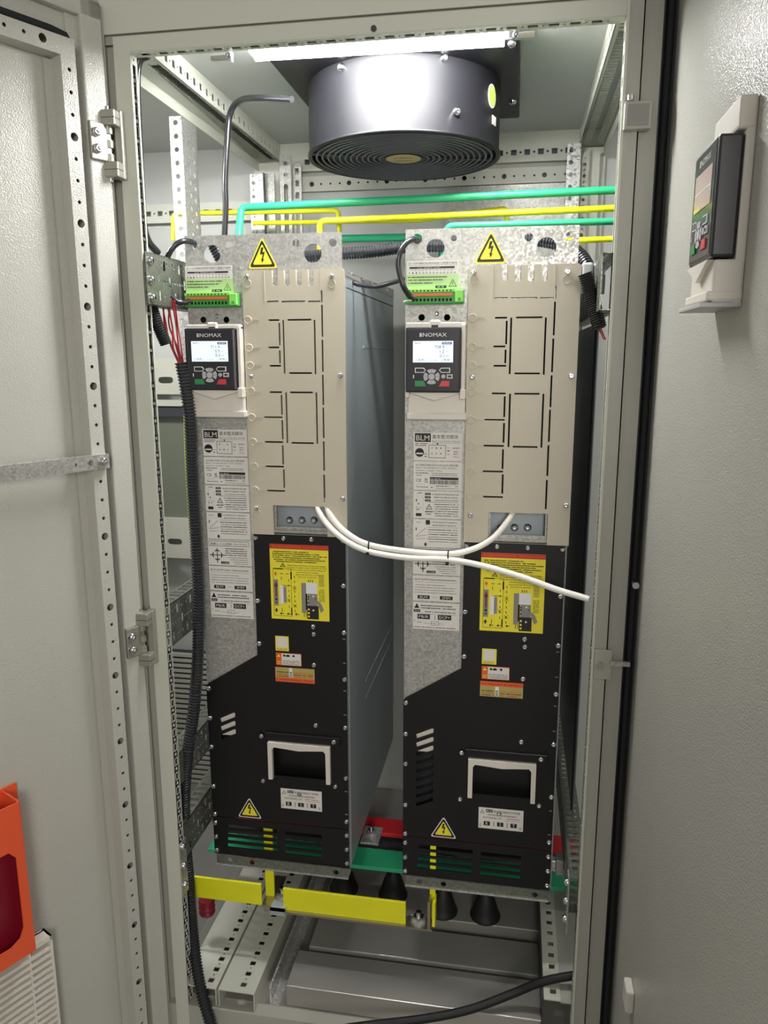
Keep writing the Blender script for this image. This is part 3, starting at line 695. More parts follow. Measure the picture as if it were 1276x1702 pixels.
    for i, (t_, u0, u1) in enumerate((('Please ensure that the air volume duct suitable', .30, .95), ('and large enough to allow sufficient air flow', .29, .97), ('in and out of the cabinet. If Preventing the', .30, .95), ('environment air will go', .45, .82), ('bypassing the flow of the', .44, .84), ('openness if optional', .47, .78))):
        b.text(t_, 'sk', X1, .0034, U(u0), V(.283+i*.030), (u1-u0)*w)
    b.plate([(U(.17), V(.30)), (U(.27), V(.30)), (U(.22), V(.243))], [[(U(.19), V(.293)), (U(.25), V(.293)), (U(.22), V(.257))]], .0001, 'sk', X); b.r(U(.215), V(.288), U(.225), V(.268), 'sk', X1)
    def line(x0_, y0_, x1_, y1_, t_, m='sk'):
        a = Vector((U(x0_), V(y0_))); c = Vector((U(x1_), V(y1_))); d = (c-a).normalized(); n = Vector((-d.y, d.x))*t_/2
        b.add([(a.x+n.x, a.y+n.y, .0001), (a.x-n.x, a.y-n.y, .0001), (c.x-n.x, c.y-n.y, .0001), (c.x+n.x, c.y+n.y, .0001)], [(0, 1, 2, 3), (3, 2, 1, 0)], m, X1)
    line(.05, .32, .05, .955, .0006); line(.05, .955, .36, .955, .0006); line(.05, .32, .36, .32, .0006); line(.36, .32, .36, .955, .0006)
    line(.06, .325, .22, .325, .002); line(.2, .545, .35, .545, .001)
    b.r(U(.055), V(.82), U(.13), V(.47), 'sg', X); b.add([(U(.06), V(.56), .0003), (U(.0925), V(.49), .0003), (U(.125), V(.56), .0003), (U(.105), V(.57), .0003), (U(.105), V(.70), .0003), (U(.08), V(.70), .0003), (U(.08), V(.57), .0003)], [tuple(reversed(range(7)))], 'smaroon', X)
    b.r(U(.075), V(.75), U(.11), V(.72), 'sk', X1); b.r(U(.075), V(.785), U(.11), V(.77), 'sk', X1)
    b.r(U(.16), V(.79), U(.22), V(.545), 'swt', X1); b.r(U(.22), V(.775), U(.27), V(.56), 'sg', X)
    for v in (.38, .87): b.add([(U(.06), V(v+.02), .0003), (U(.12), V(v+.02), .0003), (U(.09), V(v-.02), .0003)], [(0, 1, 2)], 'so' if v < .5 else 'sk', X); b.r(U(.08), V(v+.04), U(.1), V(v+.02), 'so' if v < .5 else 'sk', X1)
    for i in range(8): line(.41, .41+i*.065, .42, .44+i*.065, .0012)
    for v in (.58, .81): line(.385, v-.02, .445, v+.02, .0008); line(.385, v+.02, .445, v-.02, .0008)
    for i in range(6): line(.315, .46+i*.07, .315, .49+i*.07, .0011)
    line(.28, .715, .34, .76, .0008); line(.28, .76, .34, .715, .0008)
    line(.17, .39, .22, .39, .0011); line(.27, .39, .32, .39, .0011); line(.19, .43, .19, .47, .001); line(.19, .85, .19, .9, .001); line(.36, .36, .36, .46, .0026, 'smaroon'); line(.355, .84, .355, .94, .0022)
    for u in (.18, .30, .44): b.add([(U(u-.03), V(.925), .0003), (U(u), V(.945), .0003), (U(u), V(.905), .0003)], [(0, 1, 2)], 'sk', X); line(u, .925, u+.04, .925, .0012)
    b.r(U(.53), V(.90), U(.61), V(.50), 'sg', X); b.r(U(.61), V(.64), U(.80), V(.495), 'swt', X); b.r(U(.60), V(.86), U(.63), V(.64), 'sk', X); b.r(U(.64), V(.82), U(.80), V(.64), 'sg', X); b.r(U(.62), V(.98), U(.82), V(.80), 'sk', X1)
    for u in (.655, .69, .725): b.r(U(u-.006), V(.487), U(u+.006), V(.455), 'sk', X); b.r(U(u-.09), V(.955), U(u-.08), V(.90), 'sk', X)
    for v in (.66, .69, .74): b.plate(circ(U(.645), V(v+.02), .0017, 8), [], .0003, 'sk', X1)
    for v in (.85, .90, .945): b.plate(circ(U(.65), V(v), .0022, 8), [], .0004, 'sy', X1)
    for u, v in ((.73, .67), (.73, .86)): b.plate(circ(U(u), V(v), .002, 8), [], .0005, 'swt', X1)
    b.plate([(U(.77), V(.71)), (U(.86), V(.76)), (U(.91), V(.85)), (U(.86), V(.89)), (U(.82), V(.80))], [], .0002, 'sg', X1); line(.76, .70, .88, .80, .0016)
    for i in range(9): b.r(U(.83), V(.39+i*.018), U(.92), V(.384+i*.018), 'sk', X)
    for i in range(12): b.dashes(U(.83), U(.93), V(.585+i*.014), .0012, 'sk', X, .002)
    part(b, 'printing', o)
    # small square sticker (its code is left out), orange/white, and long orange stickers
    o, (a0, a1, a2, a3), X = sticker(458, 1057, 480, 1081.5, 'sy', 'small_square_sticker', lab='small yellow square sticker')
    b = MB(); b.r(a0+.003, a1+.008, a2-.003, a3-.002, 'sw', X); b.dashes(a0+.003, a2-.003, a1+.004, .0015, 'sg', X); b.dashes(a0+.003, a2-.003, a1+.0015, .0015, 'sg', X); part(b, 'printing', o)
    o, (a0, a1, a2, a3), X = sticker(459, 1085.5, 501, 1106, 'so', 'small_warning_sticker', lab='small orange and white caution sticker')
    b = MB(); b.r(a0+.012, a1+.0012, a2-.001, a3-.001, 'sw', X); X1 = X@Matrix.Translation((0, 0, .0001))
    b.add([(a0+.002, a3-.009, .0002), (a0+.010, a3-.009, .0002), (a0+.006, a3-.0025, .0002)], [(0, 1, 2)], 'sy', X)
    for i in range(2): b.dashes(a0+.002, a0+.0105, a1+.003+i*.004, .0022, 'sy', X)
    for i, u in enumerate((.018, .026, .038)): b.plate(circ(a0+u, a3-.0055, .0026, 8), [], .0001, 'sk', X1)
    b.r(a0+.021, a3-.0075, a0+.030, a3-.0045, 'sk', X1)
    for i in range(4): b.dashes(a0+.014, a2-.003, a1+.0025+i*.0027, .0012, 'sk', X1, .002)
    part(b, 'printing', o)
    o, (a0, a1, a2, a3), X = sticker(458, 1110, 523, 1134, 'so', 'long_warning_sticker', lab='long orange sticker with a yellow band')
    b = MB(); X1 = X@Matrix.Translation((0, 0, .0001)); lo, hi = (a1+.0095, a3) if side < 0 else (a1, a3-.0095)
    b.r(a0, lo, a2, hi, 'medal', X); b.r(a0+.030, lo+.002, a0+.037, hi-.001, 'swt', X1)
    for i in range(3): b.r(a0+.031, lo+.0035+i*.004, a0+.036, lo+.0055+i*.004, 'sk', X1@Matrix.Translation((0, 0, .0001)))
    for i in range(3): b.dashes(a0+.003, a0+.028, lo+.002+i*.0045, .0022, ('sk', 'sr', 'sk')[i], X1, .003); b.dashes(a0+.040, a2-.003, lo+.002+i*.0045, .0022, ('sr', 'sk', 'so')[i], X1, .003)
    b.dashes(a0+.003, a2-.003, (a1+.0035 if side < 0 else a3-.007), .0032, 'sr', X1, .003); part(b, 'printing', o)
    # R S T sticker
    o, (a0, a1, a2, a3), X = sticker(0, 0, 0, 0, 'sw', 'terminal_sticker', lab='white sticker marked R S T', box=(-.2158, -.9590, -.1205-.004, -.9165+.005)); w2 = a2-a0; h2 = a3-a1
    b = MB(); X1 = X@Matrix.Translation((0, 0, .0001))
    b.plate([(a0+.003, a3-.013), (a0+.012, a3-.013), (a0+.0075, a3-.005)], [[(a0+.0045, a3-.0122), (a0+.0105, a3-.0122), (a0+.0075, a3-.0068)]], .0001, 'sk', X); b.r(a0+.015, a3-.010, a0+.029, a3-.0035, 'sk', X)
    b.text('BLM', 'sw', X1, .004, a0+.0165, a3-.0088, .011); b.text('基本整流模块交流侧端', 'sk', X, .0055, a0+.031, a3-.0098, w2*.58)
    b.text('可拆除该铁板后接线端子', 'sk', X, .0042, a0+.018, a3-.0175, w2*.66); b.text('松开该铁板上的', 'sk', X, .0042, a0+.009, a3-.0245, w2*.42); b.dashes(a0+.054, a2-.006, a3-.0225, .002, 'sr', X, .002); b.r(a0+.054, a3-.026, a2-.004, a3-.0255, 'sk', X)
    for i, ch in enumerate('RST'):
        c = a0+w2*(.19+.30*i); b.r(c-.0065, a1+.007, c+.0065, a1+.0165, 'sk', X); b.text(ch, 'sw', X1, .0065, c, a1+.0085, None, 'C')
        if i < 2: b.r(c+.0137, a1+.006, c+.0149, a1+.017, 'sk', X)
    for c in (a0+.004, a2-.0055): b.plate(circ(c, a1+.007, .0018, 8, .0032), [circ(c, a1+.007, .0011, 8, .0024)], .0001, 'sk', X)
    part(b, 'printing', o)
    # --- stack of seven white labels on the galvanised plate
    XA, XB = -.3560, -.2635
    zs_ = [(-.118, -.1625), (-.1655, -.2125), (-.2150, -.2620), (-.2645, -.3110), (-.3135, -.3570), (-.3605, -.4065), (-.4090, -.4530)]
    zs_ = []
    for (y0, y1) in ((714, 758.5), (760.5, 805.5), (807.5, 850.5), (852.5, 896.5), (898, 940), (942, 982), (984.5, 1027)):
        zs_.append((aty(373, y0, YM).z, aty(373, y1, YM).z))
    for i, (z1, z0) in enumerate(zs_):
        o, (a0, a1, a2, a3), X = sticker(0, 0, 0, 0, 'sw', 'label_sticker', y=Y0, box=(XA, z0, XB, z1))
        X1 = X@Matrix.Translation((0, 0, .0001)); b = MB(); W_ = a2-a0; H_ = a3-a1
        D = lambda u0, u1, v, hh, m='sk', cw=None: b.dashes(a0+u0*W_, a0+u1*W_, a1+v*H_, hh, m, X, cw)
        def T_(s_, u, v, hh, ww, m='sk', XX=None): b.text(s_, m, XX or X, hh, a0+u*W_, a1+v*H_, ww*W_)
        def B_(u0, v0, u1, v1, m='sk'): b.r(a0+u0*W_, a1+v0*H_, a0+u1*W_, a1+v1*H_, m, X)
        if i == 0:
            B_(.02, .66, .35, .97); T_('BLM', .05, .71, .0098, .27, 'sw', X1); T_('基本整流模块', .38, .78, .0078, .53); T_('Basic Line Module (Diode)', .38, .66, .003, .58)
            B_(.38, .625, .95, .633); D(.03, .28, .58, .0018); D(.03, .26, .52, .0015); b.plate(circ(a0+.12*W_, a1+.28*H_, .0085, 20), [], .0001, 'sk', X); D(.05, .19, .32, .0016, 'sw'); b.r(a0+.05*W_, a1+.22*H_, a0+.19*W_, a1+.27*H_, 'sw', X1)
            for q in range(3):
                for p_ in range(2): b.dashes(a0+(.37+.09*q)*W_, a0+(.40+.09*q)*W_, a1+(.42-.2*p_)*H_, .003, 'sk', X)
            x0_, x1_, y0_, y1_ = .31, .66, .09, .56
            b.plate(rect(a0+x0_*W_, a1+y0_*H_, a0+x1_*W_, a1+y1_*H_), [rect(a0+(x0_+.008)*W_, a1+(y0_+.016)*H_, a0+(x1_-.008)*W_, a1+(y1_-.016)*H_)], .0001, 'sk', X)
            b.plate(circ(a0+.49*W_, a1+.60*H_, .0016, 8), [], .0001, 'sk', X); B_(.69, .34, .74, .37); B_(.22, .13, .27, .155)
            T_('SMM', .80, .42, .0032, .13); T_('逆变', .82, .30, .003, .09); T_('模块', .82, .21, .003, .09); T_('Motor', .82, .12, .0025, .11); D(.69, .75, .45, .0012); D(.69, .75, .22, .0012); D(.22, .28, .22, .0015)
        elif i == 1:
            T_('ACS880-R8B-577A-6R+BLM 整流器', .04, .86, .0032, .88); B_(.04, .845, .93, .85); T_('INPUT: 3Ø 380/400VAC / 577A / 48-62Hz', .04, .76, .0022, .84); T_('OUTPUT: 513/540 V  590A', .04, .66, .0022, .55); D(.04, .3, .58, .0018); D(.38, .9, .58, .0012); D(.38, .9, .52, .0012); D(.06, .18, .50, .0015)
            T_('CE', .05, .29, .0055, .11); D(.23, .29, .31, .006, 'sg', .002); B_(.23, .27, .30, .29); B_(.34, .37, .93, .46); T_('S/N: 7880-800', .36, .39, .0018, .2, 'sw', X1)
            x = .34
            while x < .93: ww = random.choice((.006, .01, .014)); b.r(a0+x*W_, a1+.21*H_, a0+(x+ww)*W_, a1+.35*H_, 'sk', X); x += ww+random.choice((.006, .01))
            T_('Fanweisi', .06, .08, .0032, .24); b.plate(circ(a0+.38*W_, a1+.10*H_, .0013, 8), [], .0001, 'sk', X); D(.47, .76, .13, .0018); D(.86, .93, .13, .0016); D(.47, .93, .05, .001); B_(.05, .19, .23, .195)
        elif i == 2:
            for q, t_ in enumerate(('X101', 'X102', 'X103')): B_(.24, .86-.12*q, .36, .94-.12*q); b.text(t_, 'sw', X1, .0022, a0+.26*W_, a1+(.88-.12*q)*H_, W_*.08)
            T_('BM直流母排铜排安装示意', .40, .86, .0034, .54); T_('请按中位置进行接线', .42, .75, .0034, .50); D(.45, .93, .66, .0015); B_(.34, .60, .94, .612)
            b.plate([(a0+.26*W_, a1+.33*H_), (a0+.40*W_, a1+.33*H_), (a0+.33*W_, a1+.54*H_)], [[(a0+.28*W_, a1+.35*H_), (a0+.38*W_, a1+.35*H_), (a0+.33*W_, a1+.50*H_)]], .0001, 'sk', X); b.r(a0+.325*W_, a1+.37*H_, a0+.335*W_, a1+.45*H_, 'sk', X)
            for q in range(6): D(.42+.02*(q % 3), .94, .51-q*.085, .0018)
            D(.25, .41, .22, .0028); D(.26, .38, .14, .002); B_(.05, .07, .17, .18); B_(.08, .92, .18, .94); B_(.05, .62, .07, .70); B_(.10, .50, .12, .56); D(.04, .18, .38, .0015, 'sg'); B_(.07, .2, .073, .9, 'sg'); B_(.2, .2, .203, .8, 'sg'); D(.06, .14, .3, .002)
        elif i == 3:
            B_(.26, .82, .35, .98); T_('严禁铝排架空护口直接受力', .38, .88, .0032, .54); T_('确保两侧护套固定', .40, .77, .0030, .50); B_(.30, .72, .94, .728)
            for q in range(6): D(.31+.015*(q % 2), .93, .62-q*.085, .0020 if q % 2 == 0 else .0014)
            for p0, p1 in (((.06, .40), (.26, .70)), ((.05, .38), (.28, .44)), ((.06, .28), (.26, .32))):
                A_ = Vector((a0+p0[0]*W_, a1+p0[1]*H_)); C_ = Vector((a0+p1[0]*W_, a1+p1[1]*H_)); d_ = (C_-A_).normalized(); n_ = Vector((-d_.y, d_.x))*.0003
                b.add([(A_.x+n_.x, A_.y+n_.y, .0002), (A_.x-n_.x, A_.y-n_.y, .0002), (C_.x-n_.x, C_.y-n_.y, .0002), (C_.x+n_.x, C_.y+n_.y, .0002)], [(0, 1, 2, 3)], 'sk', X)
            B_(.05, .60, .07, .70); D(.06, .18, .88, .0016, 'sg'); b.plate([(a0+.22*W_, a1+.10*H_), (a0+.26*W_, a1+.03*H_), (a0+.30*W_, a1+.10*H_), (a0+.28*W_, a1+.10*H_), (a0+.28*W_, a1+.16*H_), (a0+.24*W_, a1+.16*H_), (a0+.24*W_, a1+.10*H_)], [], .0001, 'sk', X)
        elif i == 4:
            b.plate(rect(a0+.02*W_, a1+.76*H_, a0+.95*W_, a1+.96*H_), [rect(a0+.027*W_, a1+.775*H_, a0+.943*W_, a1+.945*H_)], .0001, 'sk', X); T_('偏重心 小心倾倒!', .06, .80, .0048, .5); T_('Anti-Dump', .60, .805, .0042, .30)
            cx, cz = a0+.21*W_, a1+.40*H_
            b.r(cx-.0165, cz-.0008, cx+.0165, cz+.0008, 'sk', X); b.r(cx-.0008, cz-.0165, cx+.0008, cz+.0150, 'sk', X)
            for q in range(4):
                RR = Matrix.Translation((cx, cz, 0))@Matrix.Rotation(q*PI/2, 4, 'Z')
                b.add([(.007, -.0052, .0002), (.0092, -.0052, .0002), (.0118, 0, .0002), (.0092, .0052, .0002), (.007, .0052, .0002), (.0092, 0, .0002)], [(0, 1, 2, 5), (5, 2, 3, 4)], 'sk', X@RR)
            B_(.29, .06, .48, .15); b.text('小心倾倒', 'sw', X1, .0028, a0+.31*W_, a1+.075*H_, W_*.15)
            for q in range(4): D(.40, .90, .64-q*.085, .0022)
            for q in range(4): D(.46+.05*q, .92, .30-q*.08, .0012)
        elif i == 5:
            T_('BLM &SMM', .04, .82, .0036, .31); D(.37, .92, .82, .003, 'sg'); B_(.04, .75, .93, .757)
            for q, (u0, u1) in enumerate(((.04, .70), (.04, .92), (.04, .9), (.04, .92))): D(u0, u1, .62-q*.1, .0012)
            B_(.10, .08, .36, .22); b.text('BLM', 'sw', X1, .0042, a0+.15*W_, a1+.11*H_, W_*.16); B_(.58, .08, .85, .22); b.text('SMM', 'sw', X1, .0042, a0+.63*W_, a1+.11*H_, W_*.17); D(.42, .52, .15, .0008)
        else:
            b.plate([(a0+.03*W_, a1+.78*H_), (a0+.14*W_, a1+.78*H_), (a0+.085*W_, a1+.96*H_)], [], .0001, 'sk', X); B_(.02, .63, .16, .73); b.text('警告', 'sw', X1, .0026, a0+.04*W_, a1+.65*H_, W_*.1)
            D(.17, .86, .86, .0026); D(.17, .93, .77, .0026); D(.26, .93, .64, .0020); B_(.18, .575, .93, .583)
            B_(.10, .38, .37, .56); b.text('PB/R', 'sw', X1, .0055, a0+.13*W_, a1+.42*H_, W_*.21); B_(.54, .38, .83, .56); b.text('DCP+', 'sw', X1, .0055, a0+.57*W_, a1+.42*H_, W_*.23); B_(.475, .38, .485, .54)
            D(.03, .06, .28, .003); D(.10, .20, .24, .0016); B_(.24, .22, .44, .228); B_(.40, .16, .56, .17); B_(.40, .30, .56, .31); B_(.40, .16, .407, .31); B_(.553, .16, .56, .31); B_(.56, .22, .66, .228); D(.45, .5, .21, .0015); D(.02, .93, .06, .0018)
        part(b, 'printing', o)
    # --- terminal block and its clear label
    g = (-.3715+dx, .0985, -.2645+dx, .1155)
    b = MB(); yt = YM-.016
    b.box(g[0], g[2], yt, YM+.002, g[1]-.003, g[3]+.004, 'tgreen', bev=.0015); b.box(g[0]+.004, g[2]-.020, yt-.004, yt, g[3]-.007, g[3]-.002, 'torange')
    b.box(g[2]-.0155, g[2]-.001, yt-.005, yt, g[1]-.001, g[3]+.003, 'lime', bev=.001); b.box(g[0]+.001, g[2]-.016, yt-.002, yt+.004, g[3]+.0005, g[3]+.005, 'lime')
    for i in range(12):
        x = g[0]+.0085+i*.0068
        b.box(x-.0018, x+.0018, yt-.0006, yt+.001, g[1]+.001, g[1]+.006, 'dark'); b.box(x-.0015, x+.0015, yt-.0026, yt, g[3]+.0015, g[3]+.0035, 'dark')
    b.cyl((g[2]-.008, yt-.005, g[1]+.004), (g[2]-.008, yt-.0065, g[1]+.004), .003, 'tgreen', 12)
    part(b, 'terminal_block', R, 'green pluggable terminal block')
    b = MB(); q = (-.3690+dx, .1185, -.2745+dx, .1705)
    b.box(q[0], q[2], YM-.013, YM-.0125, q[1], q[3]-.024, 'sgreen'); b.box(q[0], q[2], YM-.013, YM-.0125, q[3]-.024, q[3], 'sw'); b.box(q[0], q[2], YM-.0125, YM+.003, q[1], q[1]+.002, 'sgreen')
    lb = part(b, 'terminal_label', R, 'white and green terminal wiring label')
    b = MB(); X = FP(YM-.0131); X1 = FP(YM-.0133)
    b.text('注: +24V辅助电源供电给三相端子接线', 'sk', X, .0035, q[0]+.003, q[3]-.006, .088); b.text('Note of external power output of SMM terminal', 'sk', X, .0017, q[0]+.003, q[3]-.009, .088)
    b.r(q[0]+.005, q[3]-.0135, q[2]-.008, q[3]-.0105, 'sk', X); b.text('X101  柜控端子 A22002', 'sw', X1, .0018, q[0]+.020, q[3]-.013, .04)
    for i in range(12): b.text(str(i+1), 'sk', X, .0025, q[0]+.010+i*.0065, q[3]-.018, None, 'C')
    for i in range(14): c = circ(q[0]+.005+i*.0063, q[3]-.0212, .0014, 8); b.plate(c, [] if i in (1, 2) else [circ(q[0]+.005+i*.0063, q[3]-.0212, .0009, 8)], .0001, 'sk', X)
    for i in range(3): b.dashes(q[0]+.003, q[0]+(.074, .066, .048)[i], q[3]-.0295-i*.0052, .0022, 'sk', X)
    b.r(q[2]-.042, q[1]+.004, q[2]-.022, q[1]+.0085, 'sk', X); b.dashes(q[2]-.040, q[2]-.024, q[1]+.005, .0025, 'sgreen', X1)
    t0 = q[2]-.011; b.plate([(t0-.0075, q[1]+.0065), (t0+.0075, q[1]+.0065), (t0, q[1]+.0195)], [[(t0-.0062, q[1]+.0073), (t0+.0062, q[1]+.0073), (t0, q[1]+.018)]], .0001, 'sk', X); b.r(t0-.0005, q[1]+.009, t0+.0005, q[1]+.014, 'sk', X)
    part(b, 'printing', lb)
    # --- keypad holder: frame, top clip, chevron cradle with lip
    kx0, kx1 = -.3690+dx, -.2600+dx
    holder(R, FP(YM+.002), kx0, kx1, -.1105, .0625)
    screw(R, (-.3145+dx, YM+.0025, .0785), None, SCR_S)
    return R
def holder(R, X, x0, x1, z0, z1, name='keypad_holder'):
    """off-white keypad holder drawn on a plane: u right, v up, w towards the viewer"""
    b = MB(); k0, k1 = -.0545+z0+.0, z1
    kb = z0+.0475                                     # bottom of the keypad opening
    b.box(x0+.004, x1-.003, kb-.004, z1-.002, 0, .010, 'white', X, bev=.002)     # back plate
    b.box(x0, x1, z1-.010, z1, 0, .022, 'white', X, bev=.002)                    # top shelf
    b.box(x1-.007, x1, kb, z1-.004, 0, .026, 'white', X, bev=.0015)              # right cheek
    b.box(x0+.004, x1+.001, z0, kb-.001, 0, .018, 'white', X, bev=.003)          # cradle
    c = (x0+x1)/2-.001
    b.plate([(x0+.006, kb), (c, kb-.015), (x1-.004, kb), (x1-.006, kb+.002), (x0+.006, kb+.002)], [], .010, 'white', X@Matrix.Translation((0, 0, .018)))
    b.box(x0+.003, x1+.004, z0-.003, z0+.009, 0, .026, 'white', X, bev=.002)     # lower lip
    b.box(x0+.001, x0+.007, kb-.010, kb+.001, 0, .030, 'white', X, bev=.001); b.box(x1-.008, x1+.002, kb-.012, kb+.006, 0, .030, 'white', X, bev=.001)
    b.box(c-.010, c+.010, z1-.012, z1+.004, .018, .026, 'white', X, bev=.003); b.box(c-.006, c+.006, z1-.013, z1-.005, .0255, .028, 'bplastic', X)
    return part(b, name, R, 'off-white keypad holder with a chevron lip')
def keypad(loc, rot, label, vals, lit):
    """keypad in its own frame: x right, z up, front towards -y; origin at bottom centre of the back"""
    R = bpy.data.objects.new('control_keypad', None); R.empty_display_size = .03; COL.objects.link(R); tag(R, label, 'control panel', 'drive control keypads')
    w, h, d = .1005, .1165, .024
    def sub(b, name, parent=R, lab=None):
        me = bpy.data.meshes.new(name); me.from_pydata(b.v, [], b.f)
        for m in b.mats: me.materials.append(m)
        me.polygons.foreach_set('material_index', b.m); me.polygons.foreach_set('use_smooth', b.s); me.update()
        o = bpy.data.objects.new(name, me); COL.objects.link(o); o.parent = parent
        if lab: o['label'] = lab
        return o
    F_ = FP(-d)
    b = MB(); b.box(-w/2, w/2, -d, 0, 0, h, 'kface', bev=.003); b.box(-w/2+.004, w/2-.004, -d-.0008, -d, .004, h-.004, 'kface', bev=.0003)
    body = sub(b, 'keypad_body'); F_ = FP(-d-.0009); F1 = FP(-d-.0013)
    b = MB()   # name above the display
    y0 = h-.0165; x0 = -.0245; hh = .0068
    b.text('INOMAX', 'swt', F_, hh, x0+.003, y0, .046); b.r(x0, y0, x0+.0022, y0+hh, 'swt', F_); sub(b, 'name_print', body, 'white lettering above the display')
    b = MB(); sx, sz0, sz1 = .0365, .0545, .0925
    b.plate([(-sx, sz0), (sx, sz0), (sx, sz1), (-sx, sz1)], [], .0006, 'lcd' if lit else 'lcdr', F_)
    scr = sub(b, 'display', R, 'lit blue-white display' if lit else 'unlit display')
    b = MB(); F2 = FP(-d-.0016)
    if vals:
        for i, (v, u) in enumerate(zip(vals, ('V', 'A', 'kW'))):
            b.text(v, 'ink', F2, .0058, .0205, sz1-.0135-i*.0078, None, 'R'); b.text(u, 'ink', F2, .0026, .0235, sz1-.0125-i*.0078)
        b.r(.016, sz1-.0062, .034, sz1-.002, 'ink', F2); b.text('INOMAX', 'lcd', FP(-d-.0018), .0025, .018, sz1-.0054, .014)
        b.text('REM-1', 'ink', F2, .0028, -.033, sz1-.0052, .013); b.text('[ 选项 ]', 'ink', F2, .0045, -.031, sz0+.002, .018); b.text('13:15:20', 'ink', F2, .002, -.006, sz0+.003, .014); b.text('[ 菜单 ]', 'ink', F2, .0045, .016, sz0+.002, .018)
    else: b.r(-sx+.001, sz0+.018, sx-.001, sz0+.0195, 'swt', F2); b.r(-sx+.001, sz0, -sx+.03, sz0+.004, 'sy', F2)
    sub(b, 'display_print', scr)
    # keys
    def key(name, pts, m, lab, t=.0016, ring=None, glyph=None):
        b = MB(); b.plate(pts, [], t, m, F_)
        if ring:
            cx = sum(p[0] for p in pts)/len(pts); cz = sum(p[1] for p in pts)/len(pts)
            b.plate([(cx+(p[0]-cx)*.86, cz+(p[1]-cz)*.72) for p in pts], [], t+.0003, ring, F_)
        if glyph: b.add(*glyph, 'sk', F_@Matrix.Translation((0, 0, t+.0004)))
        sub(b, name, R, lab)
    def tri(cx, cz, a, s=.0011): return ([(cx+s*math.cos(a+q), cz+s*math.sin(a+q), 0) for q in (0, 2.1, -2.1)], [(0, 1, 2)])
    cz = .029; cx = -.002
    def arcseg(a0, a1, r0, r1):
        n = 6; return [(cx+r1*math.cos(a0+(a1-a0)*i/n), cz+r1*.92*math.sin(a0+(a1-a0)*i/n)) for i in range(n+1)]+[(cx+r0*math.cos(a1-(a1-a0)*i/n), cz+r0*.92*math.sin(a1-(a1-a0)*i/n)) for i in range(n+1)]
    for k in range(4):
        a = k*PI/2; key('arrow_key', arcseg(a-.62, a+.62, .0075, .0148), 'kgrey', None, glyph=tri(cx+.0112*math.cos(a), cz+.0105*math.sin(a), a))
    key('centre_key', circ(cx, cz, .0058, 20), 'kgrey', None)
    key('soft_key', [(-.0325, .036), (-.0165, .036), (-.0125, .0405), (-.0165, .045), (-.0325, .045)], 'swt', 'outlined soft key', ring='kface')
    key('soft_key', [(.0155, .036), (.0315, .036), (.0315, .045), (.0155, .045), (.0115, .0405)], 'swt', 'outlined soft key', ring='kface')
    key('help_key', circ(.0195, cz+.0005, .0038, 14), 'kgrey', None)
    key('local_key', rect(.0255, cz-.0035, .0365, cz+.0045), 'kgrey', None, glyph=([(.028, cz-.001, 0), (.034, cz-.001, 0), (.034, cz+.002, 0), (.028, cz+.002, 0)], [(0, 1, 2, 3)]))
    key('start_key', [(-.0325, .0115), (-.0125, .0115), (-.0165, .0215), (-.0325, .0215)], 'kgreen', 'green start key')
    key('stop_key', [(.0115, .0115), (.0305, .0115), (.0305, .0215), (.0165, .0215)], 'kred', 'red stop key')
    b = MB(); b.plate(rect(-.036, cz-.003, -.0342, cz+.003), [], .0008, 'swt', F_); sub(b, 'status_light', R)
    R.location = loc; R.rotation_euler = (0, 0, rot); return R
module(0, -1, 'left galvanised drive module with black lower cover, its display reading 711.4', None)
module(OFF, 1, 'right galvanised drive module with black lower cover, its display reading 708.9', None)
keypad((-.3185, YM-.008, -.0615), 0, 'black keypad on the left module, lit display reading 711.4', ('711.4', '0.9', '0.3'), True)
keypad((-.3185+OFF+.001, YM-.008, -.0635), 0, 'black keypad on the right module, lit display reading 708.9', ('708.9', '1.2', '0.1'), True)
keypad((.4715, -.4200, .0985), -PI/2, 'black keypad seen edge-on on the inside of the right door', None, False)
r = empty('keypad_mount', (XD, -.42, .03), 'off-white bracket holding the keypad on the right door', 'bracket')
HX = XN(XD)
b = MB(); b.box(.372, .4705, .052, .247, 0, .0095, 'white', HX, bev=.002); part(b, 'mount_plate', r)
b = MB(); b.box(.373, .4714, .2175, .249, .0, .018, 'white', HX, bev=.003); b.box(.395, .445, .214, .2195, .012, .030, 'white', HX, bev=.002); part(b, 'mount_hood', r)
b = MB(); b.box(.370, .4712, .054, .0965, .0, .030, 'white', HX, bev=.003); b.plate([(.374, .0965), (.421, .078), (.468, .0965)], [], .007, 'white', HX@Matrix.Translation((0, 0, .029)))
b.box(.371, .4719, .056, .066, .0, .035, 'white', HX, bev=.002); part(b, 'mount_cradle', r)
b = MB(); b.box(.362, .4712, .0495, .0545, .0, .040, 'ggrey', HX, bev=.001); part(b, 'mount_lip', r)

# ================================================================== WIRING
def pts_y(l): return [aty(x, y, yy) for x, y, yy in l]
